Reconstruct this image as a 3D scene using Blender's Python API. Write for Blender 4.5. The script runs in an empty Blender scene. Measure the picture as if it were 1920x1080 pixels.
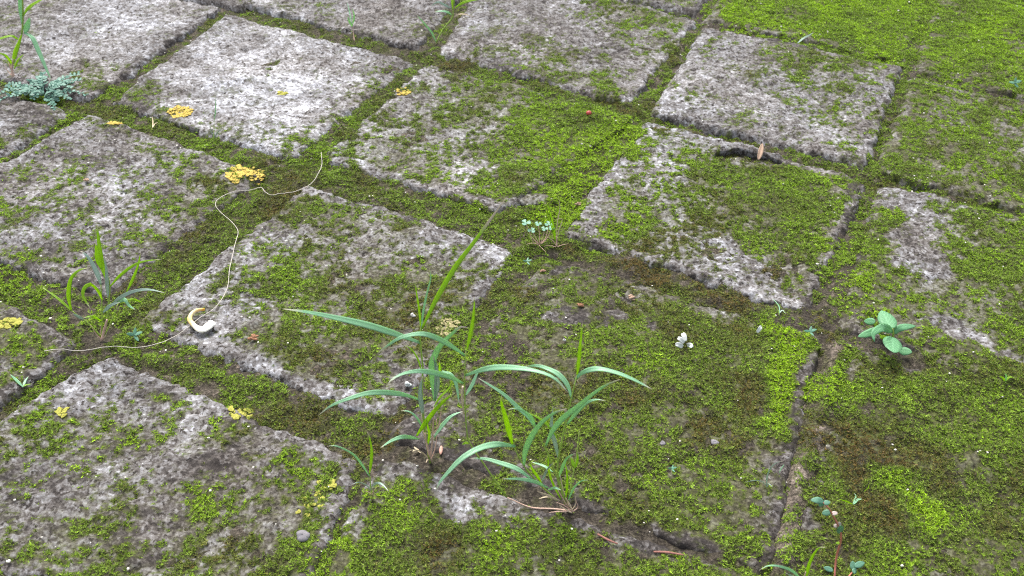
import bpy, math
import numpy as np
from mathutils import Vector, Matrix

# ---------------------------------------------------------------- camera, sky, sun, exposure
sc = bpy.context.scene
CAM_LOC=(0,0,0.5074)
CAM_X=[0.9994, 0.0225, 0.0267]
CAM_Y=[-0.0349, 0.6437, 0.7644]
CAM_F=[0.0, 0.7649, -0.6441]
LENS=34.057

cam_d = bpy.data.cameras.new('camera'); cam = bpy.data.objects.new('camera', cam_d)
sc.collection.objects.link(cam); sc.camera = cam
cam_d.sensor_width = 36.0; cam_d.lens = LENS; cam_d.clip_start = 0.01; cam_d.clip_end = 500.0
mw = Matrix.Identity(4)
for r in range(3):
    mw[r][0] = CAM_X[r]; mw[r][1] = CAM_Y[r]; mw[r][2] = -CAM_F[r]; mw[r][3] = CAM_LOC[r]
cam.matrix_world = mw
cam_d.dof.use_dof = True; cam_d.dof.focus_distance = 0.72; cam_d.dof.aperture_fstop = 16.0

SUN_EL, SUN_AZ = math.radians(58), math.radians(-20)      # azimuth measured from +Y (far side) towards +X
world = bpy.data.worlds.new('World'); sc.world = world; world.use_nodes = True
wn = world.node_tree; wn.nodes.clear()
sky = wn.nodes.new('ShaderNodeTexSky'); sky.sky_type = 'NISHITA'; sky.sun_disc = False
sky.sun_elevation = SUN_EL; sky.sun_rotation = SUN_AZ; sky.air_density = 1.0; sky.dust_density = 4.0; sky.ozone_density = 1.0
hsv = wn.nodes.new('ShaderNodeHueSaturation'); hsv.inputs['Saturation'].default_value = 0.45
bg = wn.nodes.new('ShaderNodeBackground'); bg.inputs['Strength'].default_value = 0.15
wo = wn.nodes.new('ShaderNodeOutputWorld')
wn.links.new(sky.outputs[0], hsv.inputs['Color']); wn.links.new(hsv.outputs[0], bg.inputs['Color']); wn.links.new(bg.outputs[0], wo.inputs[0])
sun_d = bpy.data.lights.new('sun', 'SUN'); sun_d.energy = 1.5; sun_d.angle = math.radians(20); sun_d.color = (1.0, 0.97, 0.93)
sun = bpy.data.objects.new('sun', sun_d); sc.collection.objects.link(sun)
sdir = Vector((math.sin(SUN_AZ) * math.cos(SUN_EL), math.cos(SUN_AZ) * math.cos(SUN_EL), math.sin(SUN_EL)))
sun.rotation_euler = sdir.to_track_quat('Z', 'Y').to_euler(); sun.location = sdir * 5
sc.cycles.use_denoising = False; sc.cycles.filter_width = 1.1; sc.cycles.sample_clamp_indirect = 4.0
vs = sc.view_settings
vs.view_transform = 'Standard'; vs.look = 'None'; vs.exposure = 1.3; vs.gamma = 1.0; vs.use_curve_mapping = False

# ---------------------------------------------------------------- data, all in metres on the ground plane (x right, y away, z up)
MOSS_MAP=[
[16,16,16,16,16,16,16,16,16,16,16,16,16,16,16,16,16,16,16,16,16,16,16,16,16,16,16,16,16,13,13,8,11,14,17,18,16,16,15,13,14,9,10,13,8,16,17,11,9,13,13,13,13,13,13,13,13,13,13,13,13,13,13,13,13,13,13,13,13,13,13,13,13,13,13,13,13],
[16,16,16,16,16,16,16,16,16,16,16,16,16,16,16,16,16,16,16,16,16,16,16,16,16,16,16,16,16,11,12,7,13,15,16,18,16,16,15,13,14,9,10,12,7,13,18,11,10,13,13,13,13,13,13,13,13,13,13,13,13,13,13,13,13,13,13,13,13,13,13,13,13,13,13,13,13],
[16,16,16,16,16,16,16,16,16,16,16,16,16,16,16,16,16,16,16,16,16,16,16,16,16,16,16,16,15,12,10,7,13,16,16,17,16,16,15,13,14,9,10,12,7,11,18,13,11,10,13,13,13,13,13,13,13,13,13,13,13,13,13,13,13,13,13,13,13,13,13,13,13,13,13,13,13],
[12,12,13,13,14,14,15,15,15,16,16,16,16,16,16,16,16,16,16,16,16,16,16,16,16,16,16,16,12,13,8,10,13,17,16,17,16,16,15,13,14,9,11,11,9,9,18,15,11,9,13,13,13,13,13,13,13,13,13,13,13,13,13,13,13,13,13,13,13,13,13,13,13,13,13,13,13],
[7,7,7,7,7,7,7,7,7,7,7,7,7,8,8,8,9,9,10,10,10,11,11,12,12,12,13,15,11,11,8,12,13,17,16,16,16,16,15,13,14,10,11,10,10,8,17,17,11,10,12,13,13,13,13,13,13,13,13,13,13,13,13,13,13,13,13,13,13,13,13,13,13,13,13,13,13],
[8,8,8,8,7,7,7,7,7,7,7,7,7,7,7,7,7,7,7,7,7,7,7,7,7,7,8,11,10,8,12,13,12,13,10,14,17,13,9,12,9,8,14,14,10,8,14,18,13,13,12,13,13,13,13,13,13,13,13,13,13,13,13,13,13,13,13,13,13,13,13,13,13,13,13,13,13],
[10,10,10,10,10,9,9,9,9,9,9,9,9,9,9,9,8,8,8,8,8,8,8,8,8,8,6,10,10,9,11,9,12,12,9,13,15,5,3,5,6,8,14,16,10,8,8,16,17,16,15,14,14,14,14,14,14,13,13,13,13,13,13,13,13,13,13,13,13,13,13,13,13,13,13,13,13],
[13,13,12,12,12,12,12,12,11,11,11,11,11,11,11,11,11,10,10,10,10,10,10,10,10,10,8,11,9,8,9,5,9,13,5,7,5,4,5,8,10,10,14,16,14,7,5,14,16,16,14,15,16,16,16,16,16,16,16,15,15,15,15,15,15,15,15,15,15,15,14,14,14,14,14,14,14],
[13,14,14,15,15,15,16,15,15,15,15,15,14,14,14,14,14,14,13,13,13,13,13,13,12,13,12,12,9,10,13,11,11,7,10,8,3,8,11,12,12,12,13,13,13,10,7,12,15,16,14,15,16,16,16,16,16,16,16,16,16,16,16,16,16,16,16,16,16,16,16,16,16,16,16,16,16],
[7,7,7,7,8,8,8,9,9,9,10,10,10,11,11,11,12,12,12,13,13,14,14,14,15,14,5,7,7,7,10,11,13,10,10,9,7,10,13,13,13,13,13,12,11,13,10,11,14,17,16,14,17,18,18,18,17,17,17,17,17,17,17,17,17,17,17,17,16,16,16,16,16,16,16,16,16],
[12,12,12,11,11,11,11,10,10,10,10,9,9,9,9,8,8,8,8,7,7,7,7,7,9,12,6,9,13,12,11,10,12,12,11,11,11,11,12,13,13,13,13,13,13,13,11,10,16,18,18,17,18,20,19,19,19,19,19,19,19,19,19,19,19,19,18,18,18,18,18,18,18,18,18,18,18],
[16,15,15,15,15,15,15,15,14,14,14,14,14,14,13,13,13,13,12,12,12,12,11,11,12,10,9,12,11,9,9,11,13,13,13,12,12,11,12,13,13,13,12,13,13,14,16,14,9,18,18,15,17,17,18,18,18,18,18,18,19,19,19,19,19,19,20,20,20,20,20,20,20,20,20,20,19],
[17,17,17,17,17,18,18,18,17,17,17,17,17,17,16,16,16,16,16,16,16,15,15,15,11,10,10,12,6,3,9,13,13,13,13,12,10,11,14,14,13,13,13,15,14,14,16,16,7,15,16,14,15,15,16,16,16,16,16,16,16,16,16,16,16,16,16,16,17,17,17,17,17,17,17,18,18],
[14,14,14,14,15,15,15,15,15,15,16,16,16,16,16,16,16,17,17,17,17,17,17,15,10,9,11,14,8,4,7,13,12,11,11,11,11,11,14,14,12,11,12,15,13,12,14,13,10,11,11,12,13,14,16,16,16,16,16,16,16,16,16,16,16,16,16,16,16,16,16,16,16,16,16,16,16],
[9,9,10,10,10,11,11,11,12,12,12,12,13,13,13,13,14,14,14,14,14,14,15,12,9,9,10,12,10,7,8,12,12,9,11,12,11,10,12,13,10,7,10,13,9,9,9,10,9,10,13,13,11,12,13,13,13,13,13,13,14,14,14,14,14,14,15,15,15,15,15,15,15,16,16,16,16],
[5,5,4,5,5,5,6,6,6,7,7,7,7,8,8,8,9,9,9,9,10,10,10,10,8,8,9,12,11,8,8,12,13,9,11,13,10,7,10,12,9,9,10,12,7,6,8,9,11,12,13,14,9,13,13,13,13,13,12,12,12,11,11,11,11,12,12,12,12,12,12,12,13,13,13,13,13],
[7,7,7,7,7,6,6,6,6,6,6,6,5,5,5,5,5,5,5,4,5,5,8,7,5,7,11,13,12,8,7,9,10,8,10,11,8,7,10,12,10,10,12,11,7,5,7,10,12,15,16,12,10,14,18,19,18,18,18,17,17,17,17,16,16,16,15,15,15,15,14,14,14,13,13,13,13],
[8,8,8,9,9,9,9,9,8,8,8,8,8,8,8,7,7,7,7,7,7,7,7,6,5,7,11,13,14,9,6,8,8,8,9,9,5,8,12,14,11,13,13,11,8,8,10,13,15,14,15,14,10,10,16,18,18,18,19,19,19,19,19,19,19,20,20,20,20,20,20,19,19,19,18,18,18],
[6,6,6,6,6,7,7,7,7,7,7,7,8,8,8,8,8,8,8,9,9,7,6,8,5,7,10,13,15,13,10,10,10,11,13,11,7,12,15,16,14,12,13,12,9,9,12,14,18,15,14,14,12,7,12,15,16,16,16,16,16,17,17,17,17,17,17,17,17,18,18,18,18,18,18,18,19],
[5,5,5,5,5,4,5,5,5,5,5,5,5,5,6,6,6,6,6,6,6,7,8,7,5,9,10,13,14,14,13,12,12,14,14,12,9,16,18,18,16,11,13,12,11,11,13,16,18,15,12,13,12,8,10,13,16,16,16,16,16,16,16,16,16,16,16,16,16,16,16,16,16,16,16,16,16],
[9,8,8,8,8,8,7,7,7,7,7,6,6,6,6,6,5,5,5,5,6,9,9,6,7,10,9,12,12,14,16,14,14,14,13,10,6,13,16,17,16,13,11,10,11,13,14,17,19,17,11,11,11,9,8,12,15,16,16,16,16,16,16,16,16,16,16,16,16,16,16,16,16,16,16,16,16],
[10,11,11,11,11,11,10,10,10,10,10,9,9,9,9,9,8,8,8,8,8,7,6,4,7,10,11,12,10,13,15,15,15,14,11,8,5,10,14,16,16,15,10,7,9,16,17,18,18,16,11,12,12,12,10,11,13,15,15,15,15,15,15,15,15,15,15,15,15,15,15,16,16,16,16,16,16],
[6,6,6,6,7,7,7,8,8,8,9,9,9,10,10,10,11,11,11,10,7,4,3,3,6,11,13,12,8,10,12,13,12,12,10,8,6,9,14,16,16,17,11,6,6,15,15,16,17,14,12,12,13,13,13,12,12,14,14,14,14,14,14,14,14,14,14,14,14,14,14,14,15,15,15,15,15],
[1,1,2,2,2,3,3,3,3,4,4,4,5,5,5,6,6,6,7,6,5,3,4,5,7,11,11,9,6,6,10,11,9,11,10,8,7,9,13,16,18,19,14,8,4,11,10,9,11,10,9,10,12,14,13,12,12,12,12,12,12,12,12,13,13,13,13,13,13,13,13,13,14,14,14,14,14],
[1,1,1,1,1,1,1,1,0,0,0,0,0,1,1,1,1,2,2,3,4,5,8,9,8,6,5,4,3,4,7,9,10,9,9,9,9,9,13,16,18,20,17,10,3,7,5,3,4,5,6,7,9,13,14,12,13,11,10,10,10,10,11,11,11,11,11,11,11,11,12,12,12,12,12,12,12],
[3,3,3,3,3,2,2,2,2,2,2,2,2,2,1,1,1,1,1,2,4,7,11,10,5,1,0,0,0,1,3,8,10,8,9,10,11,10,14,16,18,20,18,13,4,5,5,3,3,4,5,7,8,11,14,11,12,12,9,9,9,9,9,9,9,9,9,9,9,10,10,10,10,10,10,10,10],
[4,4,4,4,4,4,4,4,4,4,4,3,3,3,3,3,3,3,2,3,6,8,8,6,2,1,0,0,0,1,3,7,9,8,8,11,13,11,14,16,18,20,19,15,5,3,4,4,3,3,5,8,8,9,14,10,9,11,10,10,10,10,10,10,10,10,10,10,9,9,9,9,9,9,9,9,9],
[4,4,4,4,4,4,4,4,4,4,4,4,4,4,4,4,4,4,2,5,7,7,5,3,0,0,0,0,0,2,4,5,8,9,7,11,13,11,14,15,15,17,16,13,8,4,3,4,3,3,5,8,8,7,12,10,7,9,10,11,11,11,11,11,11,11,10,10,10,10,10,10,10,10,10,10,10],
[3,3,3,3,3,3,3,3,3,3,3,3,3,4,4,4,4,3,2,4,5,5,3,1,0,0,0,0,0,3,4,3,9,10,5,11,13,11,13,13,13,14,12,10,10,6,2,3,3,4,5,7,8,6,10,13,9,9,11,12,12,12,12,11,11,11,11,11,11,11,11,11,11,11,11,11,11],
[2,2,2,2,2,2,2,2,2,3,3,3,3,3,3,3,3,1,1,3,3,3,2,1,1,0,0,0,0,3,3,3,8,8,5,10,11,10,12,12,11,11,9,7,11,9,2,2,3,4,6,7,9,6,9,15,11,10,12,12,12,12,12,12,12,12,12,12,12,12,12,12,12,12,12,12,12],
[2,2,2,2,2,2,2,2,2,2,2,2,2,2,2,2,1,0,0,0,1,2,2,2,1,0,0,0,1,2,3,3,6,6,6,8,8,7,9,9,8,9,8,6,10,10,4,3,3,5,6,8,9,7,7,14,13,11,13,13,13,13,13,13,13,13,13,13,13,13,13,13,13,12,12,12,12],
[2,2,2,2,2,2,2,2,2,2,2,2,2,2,2,2,1,0,0,0,0,1,2,2,1,0,0,0,1,2,2,2,3,5,6,6,5,4,6,6,6,6,6,5,8,10,7,4,3,5,7,9,10,10,9,13,14,13,14,15,14,13,13,13,13,13,13,13,13,13,13,13,13,13,13,13,13],
[2,2,2,2,2,2,2,2,2,2,2,2,2,2,2,2,0,0,0,0,0,1,2,2,1,1,1,1,2,3,2,2,2,4,6,5,3,2,4,4,4,4,4,5,7,9,8,6,2,5,8,10,11,12,12,13,14,14,15,17,15,13,13,13,13,13,13,13,13,13,13,13,13,13,13,13,13],
[2,2,2,2,2,2,2,2,2,2,2,2,2,2,2,1,0,0,0,0,0,1,2,2,2,2,1,1,3,3,1,1,1,3,4,4,3,2,3,3,4,5,5,6,8,9,9,8,5,6,9,11,13,14,15,15,13,15,16,19,17,13,13,13,13,13,13,13,13,13,13,13,13,13,13,13,13],
[2,2,2,2,2,2,2,2,2,2,2,2,2,2,2,1,0,0,0,0,0,1,2,2,2,2,2,2,3,3,1,0,1,2,4,4,3,2,2,2,3,5,6,8,9,10,10,10,9,10,11,12,14,15,16,16,15,15,15,18,19,15,14,14,14,14,14,14,13,13,13,13,13,13,13,13,13],
[2,2,2,2,2,2,2,2,2,2,2,2,2,2,1,0,0,0,0,0,0,1,2,2,2,2,2,3,4,3,0,0,0,2,3,4,3,2,1,1,2,5,7,9,10,11,11,11,13,13,13,14,15,17,17,17,16,15,15,16,19,17,16,16,16,16,16,15,15,15,15,15,15,15,14,14,14],
[2,2,2,2,2,2,2,2,2,2,2,2,2,2,1,0,0,0,0,0,0,2,2,2,2,2,2,3,4,2,0,0,1,2,3,4,3,2,0,1,2,5,7,10,11,11,11,12,16,17,16,15,16,18,19,18,17,17,15,15,17,18,18,18,18,18,17,17,17,17,17,17,17,16,16,16,16],
[2,2,2,2,2,2,2,2,2,2,2,2,2,2,0,0,0,0,0,0,1,2,2,2,2,2,2,3,4,2,0,0,1,2,3,4,3,2,0,1,2,5,7,10,11,11,11,11,15,17,16,16,16,18,20,18,18,18,16,13,16,18,19,20,20,19,19,19,19,19,19,19,18,18,18,18,18],
[2,2,2,2,2,2,2,2,2,2,2,2,2,1,0,0,0,0,0,0,1,2,2,2,2,2,2,3,4,2,0,0,1,2,3,4,3,2,0,1,2,5,7,10,11,11,11,11,15,18,16,16,16,17,20,19,18,18,17,14,15,18,19,20,20,20,20,20,20,20,20,20,20,20,20,20,20],
[2,2,2,2,2,2,2,2,2,2,2,2,2,1,0,0,0,0,0,0,1,2,2,2,2,2,2,4,4,1,0,0,1,2,3,4,3,2,0,1,2,4,7,9,11,11,11,11,14,18,16,16,16,17,19,19,18,18,17,15,14,17,19,20,20,20,20,20,20,20,20,20,20,20,20,20,20],
[2,2,2,2,2,2,2,2,2,2,2,2,1,0,0,0,0,0,0,1,2,2,2,2,2,2,3,4,3,1,0,0,1,2,4,4,3,2,0,1,2,4,7,9,11,11,11,11,14,17,17,16,16,16,19,19,18,18,18,16,14,16,18,19,20,20,20,20,20,20,20,20,20,20,20,20,20],
[2,2,2,2,2,2,2,2,2,2,2,2,1,0,0,0,0,0,0,1,2,2,2,2,2,2,3,4,3,0,0,0,1,2,4,4,3,2,0,1,2,4,7,9,11,11,11,11,13,17,17,16,16,16,18,20,18,18,18,16,14,15,18,19,20,20,20,20,20,20,20,20,20,20,20,20,20],
[2,2,2,2,2,2,2,2,2,2,2,2,0,0,0,0,0,0,0,1,2,2,2,2,2,2,3,4,3,0,0,0,1,3,4,4,3,2,0,1,2,4,7,9,11,11,11,11,13,16,17,16,16,16,18,20,19,18,18,17,15,14,17,19,20,20,20,20,20,20,20,20,20,20,20,20,20],
[2,2,2,2,2,2,2,2,2,2,2,1,0,0,0,0,0,0,0,2,2,2,2,2,2,2,3,4,2,0,0,0,1,3,4,4,3,2,0,1,2,4,7,9,11,11,11,11,12,16,17,16,16,16,17,19,19,18,18,18,15,14,16,18,19,20,20,20,20,20,20,20,20,20,20,20,20],
[2,2,2,2,2,2,2,2,2,2,2,1,0,0,0,0,0,0,1,2,2,2,2,2,2,2,3,4,2,0,0,0,2,3,4,4,3,2,0,1,2,4,6,9,11,11,11,11,12,15,17,16,16,16,17,19,19,18,18,18,16,14,15,18,19,20,20,20,20,20,20,20,20,20,20,20,20],
[2,2,2,2,2,2,2,2,2,2,1,0,0,0,0,0,0,0,1,2,2,2,2,2,2,3,4,4,1,0,0,1,2,3,4,4,3,1,0,1,2,4,6,9,11,11,11,11,11,15,18,16,16,16,16,18,20,18,18,18,17,14,15,17,18,20,20,20,20,20,20,20,20,20,20,20,20],]
PALE_MAP=[
[9,9,9,9,9,9,9,9,9,9,9,9,9,9,9,9,9,9,9,9,9,9,9,9,9,9,9,9,9,9,9,9,9,9,9,9,9,9,9,9,5,4,4,4,8,7,7,7,7,7,7,7,7,7,7,7,7,7,7,7,7,7,7,7,7,7,7,7,7,7,7,7,7,7,7,7,7],
[9,9,9,9,9,9,9,9,9,9,9,9,9,9,9,9,9,9,9,9,9,9,9,9,9,9,9,9,9,9,9,9,9,9,9,9,9,9,9,9,5,4,4,4,7,8,7,7,7,7,7,7,7,7,7,7,7,7,7,7,7,7,7,7,7,7,7,7,7,7,7,7,7,7,7,7,7],
[9,9,9,9,9,9,9,9,9,9,9,9,9,9,9,9,9,9,9,9,9,9,9,9,9,9,9,9,9,9,9,9,9,9,9,9,9,9,9,9,6,4,4,4,6,8,7,7,7,7,7,7,7,7,7,7,7,7,7,7,7,7,7,7,7,7,7,7,7,7,7,7,7,7,7,7,7],
[9,9,9,9,9,9,9,9,9,9,9,9,9,9,9,9,9,9,9,9,9,9,9,9,9,9,9,9,9,9,9,9,9,9,9,9,9,9,9,9,6,4,4,4,6,9,7,7,7,7,7,7,7,7,7,7,7,7,7,7,7,7,7,7,7,7,7,7,7,7,7,7,7,7,7,7,7],
[9,9,9,9,9,9,9,9,9,9,9,9,9,9,9,9,9,9,9,9,9,9,9,9,9,9,9,9,9,9,9,9,9,9,9,9,9,9,9,9,6,4,4,4,5,8,7,7,7,7,7,7,7,7,7,7,7,7,7,7,7,7,7,7,7,7,7,7,7,7,7,7,7,7,7,7,7],
[9,9,9,9,9,9,9,9,9,9,9,9,9,9,9,9,9,9,9,9,9,9,9,9,9,9,9,9,10,10,7,9,9,11,10,7,9,9,8,6,5,4,6,6,5,7,8,7,7,7,7,7,7,7,7,7,7,7,7,7,7,7,7,7,7,7,7,7,7,7,7,7,7,7,7,7,7],
[9,9,9,9,9,9,9,9,9,9,9,9,9,9,9,9,9,9,9,9,9,9,9,9,9,9,9,10,10,9,9,9,10,12,10,9,9,11,10,6,4,4,6,7,4,5,9,7,6,6,7,7,7,7,7,7,7,7,7,7,7,7,7,7,7,7,7,7,7,7,7,7,7,7,7,7,7],
[10,10,10,9,9,9,9,9,9,9,9,9,9,9,9,9,9,9,9,9,9,9,9,9,9,9,10,9,9,9,8,7,8,11,9,7,5,5,5,5,5,6,6,7,5,4,9,7,5,5,6,7,7,7,7,7,7,7,7,7,7,7,7,7,7,7,7,7,7,7,7,7,7,7,7,7,7],
[11,11,11,11,11,11,11,11,11,11,11,11,11,10,10,10,10,10,10,10,10,10,10,10,10,10,12,10,10,10,9,9,9,11,11,6,4,5,6,4,6,7,7,7,6,5,6,7,4,4,5,6,7,7,7,7,7,7,7,7,7,7,7,7,7,7,7,7,7,7,7,7,7,7,7,7,7],
[9,9,9,9,9,9,9,9,9,10,10,10,10,10,10,10,10,10,10,10,11,11,11,11,11,13,15,11,11,13,13,11,9,9,9,8,7,6,6,5,6,6,7,7,7,6,6,7,5,5,5,5,6,7,7,7,7,7,7,7,7,7,7,7,7,7,7,7,7,7,7,7,7,7,7,7,7],
[7,7,7,7,7,8,8,8,8,8,8,8,8,8,8,8,8,9,9,9,9,9,9,9,9,10,12,12,11,12,12,12,11,10,10,9,8,7,6,6,6,6,7,7,7,7,7,7,7,7,6,6,7,7,7,7,7,7,7,7,7,7,7,7,7,7,7,7,7,7,7,7,7,7,7,7,7],
[7,7,7,7,7,7,7,7,7,7,7,7,7,7,7,7,7,7,7,7,7,7,7,7,8,9,10,10,11,12,12,12,11,10,10,9,8,7,7,7,7,7,7,7,7,7,7,7,7,7,7,7,8,8,8,8,8,8,8,7,7,7,7,7,7,7,7,7,7,7,7,7,7,7,7,7,7],
[7,7,7,7,7,7,7,7,7,7,7,7,7,7,7,7,7,7,7,7,7,7,7,7,8,7,9,9,11,13,12,10,9,9,9,9,9,8,7,6,6,7,7,7,7,7,7,7,6,7,8,8,9,9,10,9,9,9,9,9,9,9,9,9,9,9,9,8,8,8,8,8,8,8,8,8,8],
[7,7,7,7,7,7,7,7,7,7,7,7,7,7,7,7,7,7,7,7,7,7,7,7,7,7,9,9,11,13,15,11,11,9,9,8,8,8,7,6,6,6,7,8,8,9,8,8,5,6,8,9,9,10,11,11,11,11,11,11,11,11,10,10,10,10,10,10,10,10,10,10,10,10,10,9,9],
[9,9,8,8,8,8,8,8,8,7,7,7,7,7,7,7,7,7,7,7,7,7,7,7,7,7,8,10,12,13,14,12,11,10,10,8,9,10,9,7,6,5,7,9,11,13,13,11,8,6,8,10,12,11,11,11,11,11,11,11,11,11,11,11,11,11,11,11,11,11,11,11,11,11,11,11,11],
[11,11,11,11,11,11,11,10,10,10,10,10,10,9,9,9,9,9,9,9,8,8,8,8,8,8,9,10,11,12,13,13,11,11,11,9,10,13,11,8,6,6,8,12,13,14,14,12,10,8,8,10,13,11,11,11,11,11,11,11,11,11,11,11,11,11,11,11,11,11,11,11,11,11,11,11,11],
[12,12,12,12,12,12,12,12,12,12,12,12,12,12,11,11,11,11,11,11,11,11,11,11,10,10,9,9,10,12,13,12,11,11,12,11,13,15,12,8,7,8,10,13,15,15,14,12,11,11,9,11,13,11,9,9,9,9,9,10,10,10,10,10,10,10,10,10,10,10,10,10,10,11,11,11,11],
[13,13,13,13,13,13,13,13,13,13,13,13,13,13,13,13,13,12,12,12,12,12,13,12,13,12,10,9,8,11,12,12,11,12,13,13,15,16,12,8,8,11,12,13,14,13,12,10,10,12,10,11,13,12,9,9,9,9,9,9,9,9,9,9,9,9,9,9,9,9,9,9,9,9,9,9,9],
[12,12,12,12,12,12,12,12,12,12,13,13,13,13,13,13,13,13,13,13,13,14,15,13,15,13,10,8,7,8,10,11,11,11,12,12,14,14,11,8,8,11,14,14,13,12,10,9,9,12,11,10,13,13,10,9,9,9,9,9,9,9,9,9,9,9,9,9,9,9,9,9,9,9,9,9,9],
[11,11,11,11,11,11,11,11,11,11,11,12,12,12,12,12,12,12,12,12,12,14,14,14,14,13,10,9,8,8,9,11,12,12,11,12,14,13,11,9,9,11,15,14,13,11,9,9,10,12,12,9,13,14,12,10,9,9,9,9,9,9,9,9,9,9,9,9,9,9,9,9,9,9,9,9,9],
[11,11,11,11,11,11,11,11,11,11,11,11,11,11,11,11,11,11,11,11,12,13,13,13,13,13,11,10,9,9,9,11,14,13,12,13,16,15,12,10,9,11,15,15,14,13,10,9,10,12,13,9,12,14,14,11,9,9,9,9,9,9,9,9,9,9,9,9,9,9,9,9,9,9,9,9,9],
[11,11,11,11,11,11,11,11,11,11,11,11,11,11,11,11,11,11,11,11,12,12,12,12,12,12,11,12,11,11,11,12,15,14,13,14,18,16,13,10,9,11,14,16,17,16,11,10,11,11,13,11,10,11,12,10,9,9,9,9,9,9,9,9,9,9,9,9,9,9,9,9,9,9,9,9,9],
[10,10,10,10,10,10,10,10,11,11,11,11,11,11,11,11,11,11,11,11,11,11,11,11,12,11,12,13,15,15,14,14,14,14,13,14,16,15,12,10,9,10,13,16,18,17,13,11,11,11,13,12,10,9,9,9,9,9,9,9,9,9,9,9,9,9,9,9,9,9,9,9,9,9,9,9,9],
[9,9,9,9,9,9,9,10,10,10,10,10,10,10,10,10,10,10,10,10,10,10,10,10,11,12,13,16,18,18,16,15,13,13,12,13,15,14,12,10,9,9,11,14,17,15,13,12,12,12,13,13,12,9,9,9,9,9,10,9,9,9,9,9,9,9,9,9,9,9,9,9,9,9,9,9,9],
[10,10,9,9,9,9,9,9,9,9,9,9,9,9,9,9,9,9,9,9,9,9,8,10,12,14,16,18,19,19,17,15,13,12,12,13,14,13,11,10,9,9,10,13,17,14,13,13,13,13,13,13,13,9,8,9,9,10,11,10,10,10,10,10,10,10,10,10,10,10,10,10,10,10,10,9,9],
[10,10,10,10,10,10,10,10,10,10,10,10,10,10,10,10,9,9,9,10,10,8,8,11,14,16,18,19,20,19,18,15,13,12,13,13,13,12,10,9,9,9,9,11,15,15,14,13,13,13,13,13,13,10,7,8,9,9,11,11,11,11,11,11,11,11,11,11,11,11,11,11,11,11,10,10,10],
[11,11,11,11,11,11,11,11,11,11,11,11,11,10,10,10,10,10,11,11,11,10,10,12,16,18,19,20,20,19,17,14,12,11,13,13,12,11,10,9,9,9,9,10,13,15,15,13,13,13,13,12,12,11,7,7,8,9,10,10,10,10,10,10,10,10,10,10,11,11,11,11,11,11,11,11,11],
[11,11,11,11,11,11,11,11,11,11,11,11,11,11,11,11,11,11,13,13,12,11,11,13,17,19,20,20,20,18,16,14,11,11,13,12,11,10,9,9,10,9,9,10,12,14,15,14,13,13,13,12,11,11,8,7,7,9,9,9,9,9,9,9,9,9,10,10,10,10,10,10,10,10,10,10,10],
[11,11,11,11,11,11,11,11,11,11,11,11,11,11,11,11,11,12,13,14,13,12,12,14,17,19,20,20,20,17,15,13,11,10,13,11,9,9,9,10,10,9,10,10,10,12,14,15,14,13,13,12,11,12,9,7,7,8,8,8,8,8,8,9,9,9,9,9,9,9,9,9,9,9,9,9,9],
[11,11,11,11,11,11,11,11,11,11,11,11,11,11,11,11,11,13,14,15,14,13,12,14,16,19,20,20,19,16,14,13,10,10,12,10,9,10,9,10,11,10,10,11,10,11,14,15,15,13,13,13,11,12,10,7,7,7,7,8,8,8,8,8,8,8,8,8,8,8,8,8,8,8,8,8,8],
[11,11,11,11,11,11,11,11,11,11,11,11,11,11,11,11,12,13,15,15,15,14,13,12,16,19,20,19,18,15,14,13,10,10,11,9,10,11,10,10,11,10,10,10,10,10,12,14,14,13,13,12,11,12,12,8,7,7,7,7,7,7,7,7,7,7,7,7,7,7,7,7,7,8,8,8,8],
[11,11,11,11,11,11,11,11,11,11,11,11,11,11,11,11,12,14,15,16,16,14,13,12,15,18,19,18,16,14,13,12,9,9,9,9,11,12,11,11,11,11,10,10,10,10,11,13,14,13,11,10,9,10,11,8,7,7,7,7,7,7,7,7,7,7,7,7,7,7,7,7,7,7,7,7,7],
[11,11,11,11,11,11,11,11,11,11,11,11,11,11,11,12,13,14,16,16,16,14,14,13,14,16,17,16,15,13,13,12,10,9,9,9,11,13,12,11,11,11,10,9,10,11,10,11,13,12,10,8,8,8,8,8,7,7,7,7,7,7,7,7,7,7,7,7,7,7,7,7,7,7,7,7,7],
[11,11,11,11,11,11,11,11,11,11,11,11,11,11,11,12,14,15,16,17,16,15,15,13,12,14,15,15,13,12,12,11,10,9,9,9,11,12,11,11,11,11,10,9,10,10,9,10,12,11,10,7,7,7,7,7,7,7,7,7,7,7,7,7,7,7,7,7,7,7,7,7,7,7,7,7,7],
[11,11,11,11,11,11,11,11,11,11,11,11,11,11,11,13,14,15,17,17,16,16,16,12,10,13,14,14,12,11,11,11,11,9,9,9,10,12,11,11,11,10,10,9,9,10,9,9,10,10,9,7,7,7,7,7,7,7,7,7,7,7,7,7,7,7,7,7,7,7,7,7,7,7,7,7,7],
[11,11,11,11,11,11,11,11,11,11,11,11,11,11,12,13,15,16,17,17,16,16,14,10,10,13,13,13,12,11,11,11,11,9,9,9,10,11,11,11,11,10,9,9,9,9,9,9,8,8,8,7,7,7,7,7,7,7,7,7,7,7,7,7,7,7,7,7,7,7,7,7,7,7,7,7,7],
[11,11,11,11,11,11,11,11,11,11,11,11,11,11,12,14,15,16,18,17,16,16,13,9,11,13,13,13,11,11,11,11,11,9,9,9,10,11,11,11,11,10,9,9,9,9,9,9,7,7,7,7,7,7,7,7,7,7,7,7,7,7,7,7,7,7,7,7,7,7,7,7,7,7,7,7,7],
[11,11,11,11,11,11,11,11,11,11,11,11,11,12,13,14,16,17,17,16,16,16,12,9,12,13,13,12,11,11,11,11,10,9,9,9,10,11,11,11,11,10,9,9,9,9,9,9,8,7,7,7,7,7,7,7,7,7,7,7,7,7,7,7,7,7,7,7,7,7,7,7,7,7,7,7,7],
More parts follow.
